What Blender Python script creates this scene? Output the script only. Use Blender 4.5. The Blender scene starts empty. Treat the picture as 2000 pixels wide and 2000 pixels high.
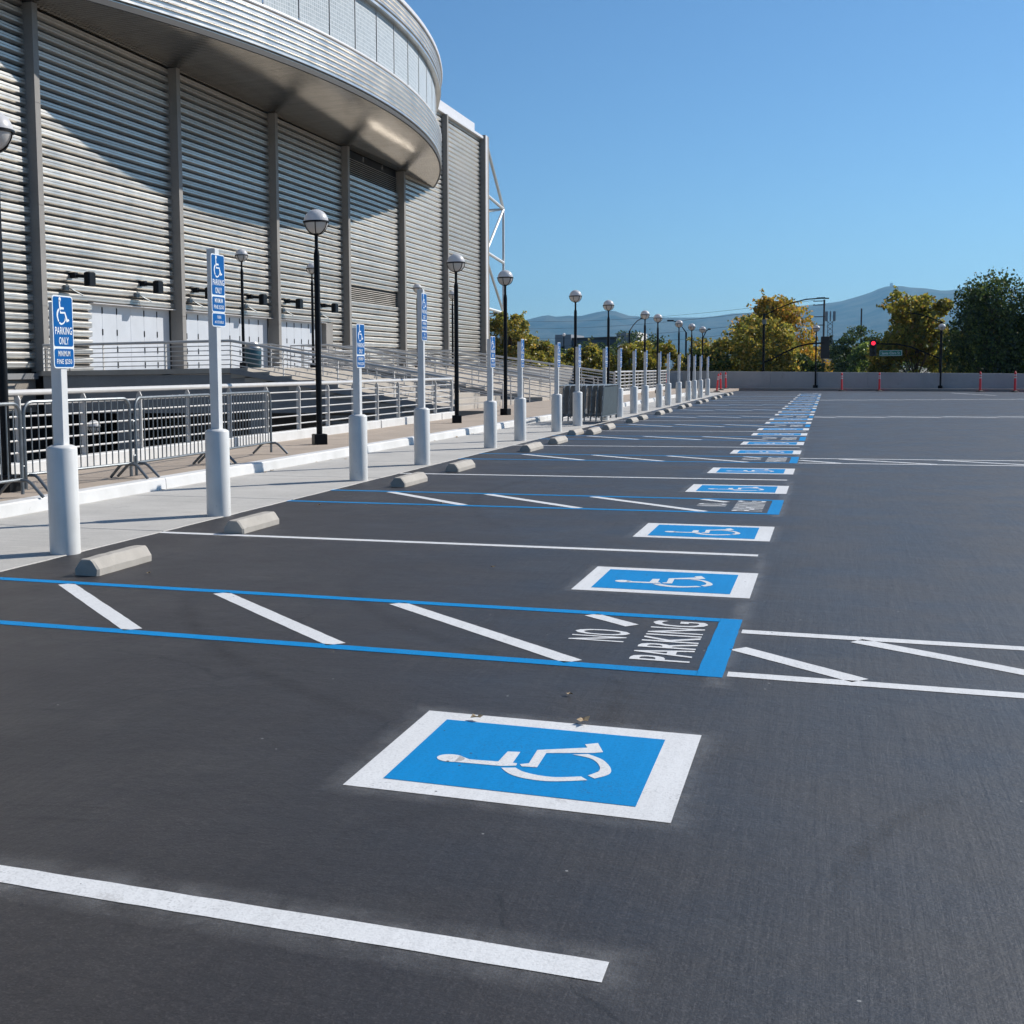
import bpy, bmesh, math, random
import numpy as np
from math import sin, cos, tan, pi, radians, sqrt, atan2, hypot
from mathutils import Vector, Matrix
random.seed(7); rng = np.random.default_rng(11)
S = bpy.context.scene
COL = S.collection

# ------------------------------------------------------------------ camera
F_PX, PPX, PPY = 2383.641, 700.0, 948.687
PITCH, YAW, ROLL = 0.091923, -0.369103, -0.013563
CAM = Vector((0.4596, 0.0, 1.485))
cy_, sy_ = cos(YAW), sin(YAW)
fwd = Vector((sy_*cos(PITCH), cy_*cos(PITCH), -sin(PITCH)))
rgt = Vector((cy_, -sy_, 0)); upv = rgt.cross(fwd)
c_, s_ = cos(ROLL), sin(ROLL)
rx = c_*rgt + s_*upv; ux = -s_*rgt + c_*upv
cam = bpy.data.cameras.new('camera'); camo = bpy.data.objects.new('camera', cam); COL.objects.link(camo)
camo.matrix_world = Matrix(((rx.x, ux.x, -fwd.x, CAM.x), (rx.y, ux.y, -fwd.y, CAM.y), (rx.z, ux.z, -fwd.z, CAM.z), (0, 0, 0, 1)))
cam.sensor_width = 36; cam.lens = F_PX/2000*36
cam.shift_x = (1000-PPX)/2000; cam.shift_y = (PPY-1000)/2000
cam.clip_start = 0.05; cam.clip_end = 60000
S.camera = camo

# ------------------------------------------------------------------ light
SUN_AZ, SUN_EL = 46.0, 36.3          # azimuth from +Y towards +X
W = bpy.data.worlds.new('World'); S.world = W; W.use_nodes = True
nt = W.node_tree; nt.nodes.clear()
sky = nt.nodes.new('ShaderNodeTexSky'); sky.sky_type = 'NISHITA'; sky.sun_disc = False
sky.sun_elevation = radians(SUN_EL); sky.sun_rotation = radians(SUN_AZ)
sky.altitude = 30; sky.air_density = 1.0; sky.dust_density = 0.2; sky.ozone_density = 6.0
bg = nt.nodes.new('ShaderNodeBackground'); bg.inputs['Strength'].default_value = 0.082
wo = nt.nodes.new('ShaderNodeOutputWorld')
tint = nt.nodes.new('ShaderNodeMix'); tint.data_type = 'RGBA'; tint.blend_type = 'MULTIPLY'; tint.inputs[0].default_value = 1.0; tint.inputs[7].default_value = (0.80, 1.0, 1.10, 1)
nt.links.new(sky.outputs[0], tint.inputs[6]); nt.links.new(tint.outputs[2], bg.inputs[0]); nt.links.new(bg.outputs[0], wo.inputs[0])
sun = bpy.data.lights.new('sun', 'SUN'); sun.energy = 5.0; sun.angle = radians(0.53); sun.color = (1.0, 0.955, 0.89)
suno = bpy.data.objects.new('sun', sun); COL.objects.link(suno)
sd = Vector((sin(radians(SUN_AZ))*cos(radians(SUN_EL)), cos(radians(SUN_AZ))*cos(radians(SUN_EL)), sin(radians(SUN_EL))))
suno.rotation_euler = sd.to_track_quat('Z', 'Y').to_euler(); suno.location = (20, 20, 40)
S.view_settings.view_transform = 'Standard'; S.view_settings.look = 'None'
S.view_settings.exposure = 0.25; S.view_settings.gamma = 1.0; S.view_settings.use_curve_mapping = False
S.render.engine = 'CYCLES'
S.cycles.max_bounces = 8; S.cycles.transparent_max_bounces = 12
S.cycles.volume_bounces = 0

# ------------------------------------------------------------------ materials
def mat(name): 
    m = bpy.data.materials.new(name); m.use_nodes = True
    n = m.node_tree; b = n.nodes['Principled BSDF']; return m, n, b
def N(n, t, **kw):
    x = n.nodes.new('ShaderNode'+t)
    for k, v in kw.items():
        if k in x.inputs: x.inputs[k].default_value = v
        else: setattr(x, k, v)
    return x
def coords(n, scale=(1, 1, 1), rot=(0, 0, 0)):
    tc = N(n, 'TexCoord'); mp = N(n, 'Mapping'); mp.inputs['Scale'].default_value = scale; mp.inputs['Rotation'].default_value = rot
    g = N(n, 'NewGeometry'); n.links.new(g.outputs['Position'], mp.inputs[0]); return mp.outputs[0]
def noise(n, co, scale, detail=4, rough=0.55):
    x = N(n, 'TexNoise'); x.inputs['Scale'].default_value = scale; x.inputs['Detail'].default_value = detail; x.inputs['Roughness'].default_value = rough
    n.links.new(co, x.inputs['Vector']); return x.outputs['Fac']
def ramp(n, fac, stops):
    r = N(n, 'ValToRGB'); e = r.color_ramp.elements
    while len(e) < len(stops): e.new(0.5)
    for i, (p, c) in enumerate(stops):
        e[i].position = p; e[i].color = (c if len(c) == 4 else (*c, 1)) if not isinstance(c, (int, float)) else (c, c, c, 1)
    n.links.new(fac, r.inputs[0]); return r.outputs[0]
def mixc(n, fac, a, b, mode='MIX'):
    x = N(n, 'Mix'); x.data_type = 'RGBA'; x.blend_type = mode
    for s, v in ((0, fac), (6, a), (7, b)):
        if hasattr(v, 'is_linked') or hasattr(v, 'links'): n.links.new(v, x.inputs[s])
        else: x.inputs[s].default_value = v if isinstance(v, (int, float)) else (v if len(v) == 4 else (*v, 1))
    return x.outputs[2]
def math_(n, op, a, b=None):
    x = N(n, 'Math'); x.operation = op
    for i, v in enumerate((a, b)):
        if v is None: continue
        if isinstance(v, (int, float)): x.inputs[i].default_value = v
        else: n.links.new(v, x.inputs[i])
    return x.outputs[0]
def bump(n, b, h, strength=0.3, dist=0.01):
    x = N(n, 'Bump'); x.inputs['Strength'].default_value = strength; x.inputs['Distance'].default_value = dist
    n.links.new(h, x.inputs['Height']); n.links.new(x.outputs[0], b.inputs['Normal'])
def simple(name, c, rough=0.5, metal=0.0, var=0.08, vscale=3.0, spec=0.5, bumps=0.0, bscale=60):
    m, n, b = mat(name); co = coords(n)
    f = noise(n, co, vscale, 5)
    lo = tuple(x*(1-var) for x in c); hi = tuple(min(1, x*(1+var)) for x in c)
    n.links.new(ramp(n, f, [(0.3, lo), (0.7, hi)]), b.inputs['Base Color'])
    b.inputs['Roughness'].default_value = rough; b.inputs['Metallic'].default_value = metal; b.inputs['Specular IOR Level'].default_value = spec
    if bumps: bump(n, b, noise(n, co, bscale, 3), bumps, 0.005)
    return m

def asphalt(name, c_new, c_lane, rough):
    m, n, b = mat(name); co = coords(n)
    big = noise(n, co, 0.35, 6, 0.6)
    sx = N(n, 'SeparateXYZ'); n.links.new(co, sx.inputs[0])
    edge = math_(n, 'ADD', sx.outputs[0], math_(n, 'MULTIPLY', math_(n, 'SUBTRACT', noise(n, co, 0.6, 6, 0.65), 0.5), 1.6))
    mk = N(n, 'MapRange'); mk.interpolation_type = 'SMOOTHSTEP'; mk.inputs['From Min'].default_value = -0.25; mk.inputs['From Max'].default_value = 0.55; n.links.new(edge, mk.inputs['Value'])
    col = mixc(n, mk.outputs[0], c_new, c_lane)
    col = mixc(n, 1.0, col, ramp(n, big, [(0.25, 0.84), (0.5, 1.0), (0.78, 1.22)]), 'MULTIPLY')
    dust = noise(n, co, 0.9, 8, 0.7)
    col = mixc(n, ramp(n, dust, [(0.5, 0.0), (0.8, 0.30)]), col, (0.085, 0.077, 0.066))
    # squeegee streaks along the drive direction
    st = noise(n, coords(n, (22, 0.8, 1), (0, 0, 0.12)), 1.0, 5, 0.65)
    col = mixc(n, 0.55, col, ramp(n, st, [(0.3, 0.78), (0.72, 1.18)]), 'MULTIPLY')
    st2 = noise(n, coords(n, (1.1, 14, 1), (0, 0, 0.35)), 1.0, 4, 0.6)
    col = mixc(n, 0.35, col, ramp(n, st2, [(0.32, 0.75), (0.7, 1.2)]), 'MULTIPLY')
    # aggregate
    v = N(n, 'TexVoronoi'); v.inputs['Scale'].default_value = 190; n.links.new(co, v.inputs['Vector'])
    sep = N(n, 'SeparateColor'); n.links.new(v.outputs['Color'], sep.inputs[0])
    col = mixc(n, 0.5, col, ramp(n, sep.outputs[0], [(0.0, 0.55), (0.8, 1.1), (0.97, 2.4)]), 'MULTIPLY')
    fine = noise(n, co, 420, 2)
    col = mixc(n, 0.5, col, ramp(n, fine, [(0.3, 0.7), (0.7, 1.3)]), 'MULTIPLY')
    # pale grit flecks and black pinholes
    v2 = N(n, 'TexVoronoi'); v2.inputs['Scale'].default_value = 9.0; n.links.new(co, v2.inputs['Vector'])
    s2 = N(n, 'SeparateColor'); n.links.new(v2.outputs['Color'], s2.inputs[0])
    near = math_(n, 'LESS_THAN', v2.outputs['Distance'], 0.05)
    fl = math_(n, 'MULTIPLY', near, math_(n, 'GREATER_THAN', s2.outputs[0], 0.78))
    pk = math_(n, 'MULTIPLY', near, math_(n, 'LESS_THAN', s2.outputs[0], 0.2))
    col = mixc(n, fl, col, (0.24, 0.235, 0.22)); col = mixc(n, pk, col, (0.008, 0.008, 0.009))
    # hairline cracks
    wv = N(n, 'TexVoronoi'); wv.feature = 'DISTANCE_TO_EDGE'; wv.inputs['Scale'].default_value = 0.28
    wn = N(n, 'TexNoise'); wn.inputs['Scale'].default_value = 2.2; wn.inputs['Detail'].default_value = 6; n.links.new(co, wn.inputs['Vector'])
    wco = mixc(n, 0.42, co, wn.outputs['Color'], 'ADD'); n.links.new(wco, wv.inputs['Vector'])
    cr = math_(n, 'MULTIPLY', math_(n, 'LESS_THAN', wv.outputs['Distance'], 0.0022), math_(n, 'GREATER_THAN', noise(n, co, 0.55, 3), 0.55))
    col = mixc(n, math_(n, 'MULTIPLY', cr, 0.55), col, (0.008, 0.0075, 0.007))
    n.links.new(col, b.inputs['Base Color'])
    n.links.new(ramp(n, noise(n, co, 1.3, 5), [(0.3, rough-0.06), (0.7, rough+0.08)]), b.inputs['Roughness'])
    b.inputs['Specular IOR Level'].default_value = 0.5
    lump = noise(n, co, 26, 5, 0.7); lump2 = noise(n, co, 7, 4, 0.6)
    hsum = math_(n, 'ADD', math_(n, 'MULTIPLY', sep.outputs[1], 0.5), math_(n, 'MULTIPLY', st, 1.6))
    hsum = math_(n, 'ADD', hsum, math_(n, 'ADD', math_(n, 'MULTIPLY', lump, 1.3), math_(n, 'MULTIPLY', lump2, 3.2)))
    hsum = math_(n, 'SUBTRACT', hsum, math_(n, 'MULTIPLY', cr, 2.5))
    bump(n, b, hsum, 0.42, 0.004)
    return m
M_ASPH = asphalt('asphalt_seal', (0.0285, 0.0249, 0.0240), (0.0340, 0.0325, 0.0335), 0.52)
M_ASPH2 = M_ASPH
M_ROAD = simple('street_asphalt', (0.07, 0.07, 0.072), 0.8, var=0.2, vscale=0.2)

def paint(name, c, dirt):
    m, n, b = mat(name); co = coords(n)
    col = ramp(n, noise(n, co, 1.4, 6), [(0.3, tuple(x*0.93 for x in c)), (0.7, c)])
    st = noise(n, coords(n, (22, 0.8, 1), (0, 0, 0.12)), 1.0, 5, 0.65)
    col = mixc(n, 0.5, col, ramp(n, st, [(0.28, 0.84), (0.6, 1.0)]), 'MULTIPLY')
    v2 = N(n, 'TexVoronoi'); v2.inputs['Scale'].default_value = 16; n.links.new(co, v2.inputs['Vector'])
    s2 = N(n, 'SeparateColor'); n.links.new(v2.outputs['Color'], s2.inputs[0])
    pk = math_(n, 'MULTIPLY', math_(n, 'LESS_THAN', v2.outputs['Distance'], 0.09), math_(n, 'GREATER_THAN', s2.outputs[0], 0.86))
    ag = N(n, 'TexVoronoi'); ag.inputs['Scale'].default_value = 150; n.links.new(co, ag.inputs['Vector']); as_ = N(n, 'SeparateColor'); n.links.new(ag.outputs['Color'], as_.inputs[0])
    col = mixc(n, 1.0, col, ramp(n, as_.outputs[0], [(0.0, 0.86), (0.5, 1.0)]), 'MULTIPLY')
    thin = math_(n, 'MULTIPLY', math_(n, 'GREATER_THAN', as_.outputs[1], 0.90), ramp(n, noise(n, co, 2.2, 6, 0.7), [(0.5, 0.0), (0.75, 0.5)]))
    col = mixc(n, thin, col, (0.06, 0.058, 0.056))
    wear = math_(n, 'MULTIPLY', math_(n, 'GREATER_THAN', noise(n, co, 3.0, 8, 0.75), 0.64), 0.45)
    col = mixc(n, wear, col, dirt); col = mixc(n, pk, col, (0.05, 0.05, 0.05))
    n.links.new(col, b.inputs['Base Color']); b.inputs['Roughness'].default_value = 0.6; b.inputs['Specular IOR Level'].default_value = 0.15
    bump(n, b, math_(n, 'ADD', noise(n, co, 150, 3), math_(n, 'MULTIPLY', st, 1.5)), 0.25, 0.004)
    return m
M_WHITE = paint('white_marking_paint', (0.72, 0.72, 0.71), (0.42, 0.41, 0.39))
M_BLUE = paint('blue_marking_paint', (0.0, 0.235, 0.55), (0.0, 0.16, 0.38))
def spray_mat(name, c):
    m, n, b = mat(name); co = coords(n)
    out = n.nodes['Material Output']; tr = N(n, 'BsdfTransparent'); mx = N(n, 'MixShader')
    a = N(n, 'Attribute'); a.attribute_name = 'fade'
    f = math_(n, 'MULTIPLY', a.outputs['Fac'], ramp(n, noise(n, co, 7, 6, 0.7), [(0.35, 0.02), (0.8, 0.30)]))
    f = math_(n, 'MULTIPLY', f, ramp(n, noise(n, co, 260, 2), [(0.35, 0.2), (0.65, 1.0)]))
    b.inputs['Base Color'].default_value = (*c, 1); b.inputs['Roughness'].default_value = 0.8
    n.links.new(f, mx.inputs[0]); n.links.new(tr.outputs[0], mx.inputs[1]); n.links.new(b.outputs[0], mx.inputs[2]); n.links.new(mx.outputs[0], out.inputs[0])
    return m
M_SPRAY = spray_mat('white_overspray', (0.7, 0.7, 0.69))

def concrete(name, c, scale=1.0, streak=0.0, rough=0.85, spots=0.5):
    m, n, b = mat(name); co = coords(n)
    col = ramp(n, noise(n, co, 0.9*scale, 7, 0.65), [(0.25, tuple(x*0.82 for x in c)), (0.75, tuple(x*1.1 for x in c))])
    col = mixc(n, 0.5, col, ramp(n, noise(n, co, 90*scale, 3), [(0.3, 0.8), (0.7, 1.2)]), 'MULTIPLY')
    if streak:
        st = noise(n, coords(n, (0.7, 45, 1)), 1.0, 4, 0.7)
        col = mixc(n, streak, col, ramp(n, st, [(0.3, 0.72), (0.7, 1.2)]), 'MULTIPLY')
    dk = noise(n, co, 4.5*scale, 6, 0.7)
    col = mixc(n, spots, col, ramp(n, dk, [(0.28, 0.7), (0.42, 1.0)]), 'MULTIPLY')
    n.links.new(col, b.inputs['Base Color']); b.inputs['Roughness'].default_value = rough
    bump(n, b, noise(n, co, 160*scale, 4), 0.3, 0.003)
    return m
M_WALK = concrete('concrete_walk', (0.47, 0.448, 0.41), 1, 0.6, 0.85, 0.75)
M_TAN = concrete('tan_sidewalk', (0.40, 0.325, 0.255), 1, 0.25)
M_CONC = concrete('grey_concrete', (0.27, 0.27, 0.27), 0.6)
M_PARA = concrete('parapet_concrete', (0.40, 0.42, 0.445), 0.5)
M_BEIGE = concrete('beige_concrete', (0.42, 0.375, 0.32), 0.7)
M_STOP = concrete('wheel_stop_concrete', (0.42, 0.385, 0.335), 2.5, 0, 0.9, 0.7)
M_JOINT = simple('joint_filler', (0.10, 0.095, 0.09), 0.9)
def kerb_paint():
    m, n, b = mat('white_kerb_paint'); co = coords(n)
    col = ramp(n, noise(n, co, 2.0, 6), [(0.3, (0.56, 0.55, 0.525)), (0.65, (0.68, 0.67, 0.65))])
    chips = math_(n, 'GREATER_THAN', noise(n, co, 9, 8, 0.72), 0.685)
    col = mixc(n, math_(n, 'MULTIPLY', chips, 0.7), col, (0.36, 0.33, 0.29))
    n.links.new(col, b.inputs['Base Color']); b.inputs['Roughness'].default_value = 0.6
    bump(n, b, noise(n, co, 120, 3), 0.2, 0.003); return m
M_KERB = kerb_paint()
def boll():
    m, n, b = mat('white_bollard_paint'); co = coords(n)
    col = ramp(n, noise(n, co, 5, 5), [(0.3, (0.64, 0.63, 0.60)), (0.7, (0.71, 0.70, 0.67))])
    sc = math_(n, 'MULTIPLY', math_(n, 'GREATER_THAN', noise(n, coords(n, (6, 6, 22)), 1.0, 8, 0.75), 0.665), 0.5)
    col = mixc(n, sc, col, (0.25, 0.23, 0.2)); dr = noise(n, coords(n, (16, 16, 0.7)), 1.0, 4, 0.6)
    col = mixc(n, 0.35, col, ramp(n, dr, [(0.3, 0.8), (0.6, 1.0)]), 'MULTIPLY')
    n.links.new(col, b.inputs['Base Color']); b.inputs['Roughness'].default_value = 0.42; bump(n, b, noise(n, co, 40, 3), 0.08, 0.005); return m
M_BOLL = boll()
M_POST = simple('white_post_paint', (0.66, 0.655, 0.64), 0.4, var=0.05, vscale=6)
M_RAILW = simple('rail_white_enamel', (0.58, 0.56, 0.53), 0.32, var=0.05, vscale=4)
M_GALV = simple('galvanised_steel', (0.17, 0.185, 0.195), 0.42, 0.6, var=0.2, vscale=9)
M_BLACK = simple('black_enamel', (0.006, 0.007, 0.009), 0.45, var=0.1, vscale=5, spec=0.15)
def opal(name, c, tr):
    m, n, b = mat(name); t = N(n, 'BsdfTranslucent'); mx = N(n, 'MixShader'); mx.inputs[0].default_value = tr
    b.inputs['Base Color'].default_value = (*c, 1); b.inputs['Roughness'].default_value = 0.3; t.inputs[0].default_value = (*c, 1)
    n.links.new(b.outputs[0], mx.inputs[1]); n.links.new(t.outputs[0], mx.inputs[2]); n.links.new(mx.outputs[0], n.nodes['Material Output'].inputs[0]); return m
M_GLOBE = opal('opal_globe', (0.85, 0.83, 0.82), 0.4); M_LENS = opal('frosted_lens', (0.88, 0.83, 0.78), 0.5)
M_SHEET = simple('dull_steel_sheet', (0.055, 0.075, 0.085), 0.5, 0.3, var=0.2, vscale=6)
M_SBLUE = simple('sign_blue', (0.0005, 0.098, 0.32), 0.45, var=0.05, vscale=8, spec=0.12)
M_SWHITE = simple('sign_white', (0.80, 0.82, 0.83), 0.35, var=0.03)
M_RED = simple('red_orange_plastic', (0.90, 0.045, 0.05), 0.45, var=0.08)
M_REFL = simple('reflective_band', (0.75, 0.62, 0.60), 0.4)
M_RUBBER = simple('black_rubber', (0.02, 0.02, 0.021), 0.8)
def metal_rib(name, c, metal, rough, dots=True, tint=0.1):
    m, n, b = mat(name); co = coords(n)
    col = ramp(n, noise(n, coords(n, (0.4, 0.25, 5)), 1.0, 5, 0.6), [(0.3, tuple(x*(1-tint) for x in c)), (0.7, tuple(x*(1+tint) for x in c))])
    st = noise(n, coords(n, (1, 2.2, 0.25)), 1.0, 4, 0.6)
    col = mixc(n, 0.4 if dots else 0.12, col, ramp(n, st, [(0.3, 0.82), (0.65, 1.08)]), 'MULTIPLY')
    oi = N(n, 'ObjectInfo'); col = mixc(n, 1.0 if dots else 0.3, col, ramp(n, oi.outputs['Random'], [(0.0, 0.82), (1.0, 1.12)]), 'MULTIPLY')
    n.links.new(col, b.inputs['Base Color']); b.inputs['Metallic'].default_value = metal
    n.links.new(ramp(n, noise(n, co, 0.8, 4), [(0.3, rough-0.05), (0.7, rough+0.07)]), b.inputs['Roughness'])
    return m
M_RIB = metal_rib('wall_rib_metal', (0.575, 0.548, 0.505), 0.78, 0.42)
M_FASC = metal_rib('fascia_rib_metal', (0.66, 0.63, 0.59), 0.92, 0.33, False, 0.05)
M_BACK = simple('rib_backing', (0.035, 0.034, 0.034), 0.7, 0.0)  # near black: the shade in the gaps between ribs is put into this colour
def soffit():
    m, n, b = mat('soffit_metal'); co = coords(n)
    w = N(n, 'TexWave'); w.wave_type = 'BANDS'; w.bands_direction = 'Y'; w.inputs['Scale'].default_value = 0.55; w.inputs['Distortion'].default_value = 0.0
    n.links.new(coords(n), w.inputs['Vector'])
    col = ramp(n, noise(n, coords(n, (0.6, 4, 1)), 1.0, 4), [(0.3, (0.24, 0.222, 0.20)), (0.7, (0.31, 0.288, 0.262))])
    n.links.new(col, b.inputs['Base Color']); b.inputs['Metallic'].default_value = 0.95; b.inputs['Roughness'].default_value = 0.13
    bump(n, b, noise(n, coords(n, (3, 0.5, 1)), 1.0, 3), 0.05, 0.02)
    return m
M_SOFF = soffit()
def glassblock():
    m, n, b = mat('glass_block'); 
    uv = N(n, 'UVMap'); br = N(n, 'TexBrick'); br.offset = 0.0; br.squash = 1.0
    br.inputs['Scale'].default_value = 1.0; br.inputs['Mortar Size'].default_value = 0.022; br.inputs['Mortar Smooth'].default_value = 0.1
    br.inputs['Brick Width'].default_value = 0.21; br.inputs['Row Height'].default_value = 0.21
    br.inputs['Color1'].default_value = (0.33, 0.37, 0.385, 1); br.inputs['Color2'].default_value = (0.43, 0.47, 0.48, 1); br.inputs['Mortar'].default_value = (0.60, 0.625, 0.63, 1)
    n.links.new(uv.outputs[0], br.inputs['Vector']); n.links.new(br.outputs['Color'], b.inputs['Base Color'])
    b.inputs['Roughness'].default_value = 0.42; b.inputs['Specular IOR Level'].default_value = 0.35
    bump(n, b, br.outputs['Fac'], 0.5, -0.02); return m
M_GLASSB = glassblock()
M_COLUMN = concrete('column_concrete', (0.25, 0.235, 0.215), 0.5, 0, 0.7, 0.6)
M_DOOR = simple('white_door_paint', (0.53, 0.55, 0.58), 0.4, var=0.04, vscale=1.5)
M_DARK = simple('dark_recess', (0.022, 0.022, 0.024), 0.8)
M_CAP = simple('white_coping', (0.72, 0.70, 0.69), 0.4, var=0.05)
M_TRUSS = simple('white_truss_paint', (0.74, 0.74, 0.72), 0.4, var=0.04)
M_TEAL = simple('dark_teal_bin', (0.012, 0.06, 0.085), 0.35)
M_SILVER = simple('silver_lid', (0.5, 0.48, 0.45), 0.4, 0.7)
M_BARK = simple('bark', (0.085, 0.062, 0.045), 0.9, var=0.3, vscale=8)
M_TERR = concrete('earth_ground', (0.16, 0.14, 0.10), 0.1)
M_BGBLUE = simple('far_blue_cladding', (0.03, 0.05, 0.09), 0.3)
M_BGGREY = simple('far_grey_cladding', (0.22, 0.24, 0.26), 0.7)
M_BGWHITE = simple('far_white_wall', (0.6, 0.58, 0.55), 0.7)
M_GLASS = simple('dark_window_glass', (0.03, 0.045, 0.06), 0.08, spec=0.8)
M_GREEN = simple('street_sign_green', (0.0, 0.16, 0.12), 0.4)
M_CARB = simple('blue_car_paint', (0.03, 0.05, 0.22), 0.2)
M_SIGNAL = simple('signal_black', (0.012, 0.012, 0.013), 0.5)
M_POLE = simple('weathered_wood', (0.06, 0.05, 0.045), 0.9)
def emis(name, c, s):
    m, n, b = mat(name); b.inputs['Base Color'].default_value = (*c, 1); b.inputs['Emission Color'].default_value = (*c, 1); b.inputs['Emission Strength'].default_value = s; return m
M_REDLAMP = emis('lit_red_signal', (1.0, 0.02, 0.05), 1.6)
def leafmat(name, stops, trans=0.35):
    m, n, b = mat(name); g = N(n, 'NewGeometry')
    col = ramp(n, g.outputs['Random Per Island'], stops)
    pn = noise(n, coords(n), 0.35, 3)
    col = mixc(n, 0.6, col, ramp(n, pn, [(0.3, 0.65), (0.7, 1.25)]), 'MULTIPLY')
    d = N(n, 'BsdfDiffuse'); t = N(n, 'BsdfTranslucent'); mx = N(n, 'MixShader'); mx.inputs[0].default_value = trans
    gl = N(n, 'BsdfGlossy'); gl.inputs['Roughness'].default_value = 0.45; mx2 = N(n, 'MixShader'); mx2.inputs[0].default_value = 0.04
    n.links.new(col, d.inputs[0]); n.links.new(col, t.inputs[0]); n.links.new(d.outputs[0], mx.inputs[1]); n.links.new(t.outputs[0], mx.inputs[2])
    n.links.new(mx.outputs[0], mx2.inputs[1]); n.links.new(gl.outputs[0], mx2.inputs[2]); n.links.new(mx2.outputs[0], n.nodes['Material Output'].inputs[0])
    return m
L_OLIVE = leafmat('olive_leaves', [(0.0, (0.095, 0.121, 0.030)), (0.45, (0.253, 0.264, 0.047)), (0.8, (0.505, 0.401, 0.064)), (1.0, (0.674, 0.401, 0.084))], 0.56)
L_GOLD = leafmat('golden_leaves', [(0.0, (0.122, 0.134, 0.022)), (0.4, (0.366, 0.293, 0.037)), (0.75, (0.708, 0.439, 0.043)), (1.0, (0.610, 0.268, 0.049))], 0.5)
L_DARK = leafmat('dark_green_leaves', [(0.0, (0.016, 0.030, 0.008)), (0.5, (0.050, 0.085, 0.018)), (0.85, (0.11, 0.16, 0.03)), (1.0, (0.20, 0.24, 0.05))], 0.35)
L_SYC = leafmat('sycamore_leaves', [(0.0, (0.088, 0.106, 0.020)), (0.4, (0.263, 0.263, 0.037)), (0.8, (0.500, 0.413, 0.056)), (1.0, (0.413, 0.213, 0.062))], 0.5)
L_GREEN = leafmat('green_leaves', [(0.0, (0.052, 0.090, 0.025)), (0.5, (0.152, 0.223, 0.046)), (1.0, (0.365, 0.406, 0.082))], 0.56)
M_LITTER = simple('dry_leaf', (0.42, 0.30, 0.17), 0.8, var=0.3, vscale=30)
def hillmat():
    m, n, b = mat('hill_scrub'); co = coords(n)
    col = ramp(n, noise(n, co, 0.0035, 9, 0.6), [(0.35, (0.020, 0.028, 0.022)), (0.6, (0.10, 0.092, 0.065))])
    n.links.new(col, b.inputs['Base Color']); b.inputs['Roughness'].default_value = 1.0; b.inputs['Specular IOR Level'].default_value = 0
    return m
M_HILL = hillmat()

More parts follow.
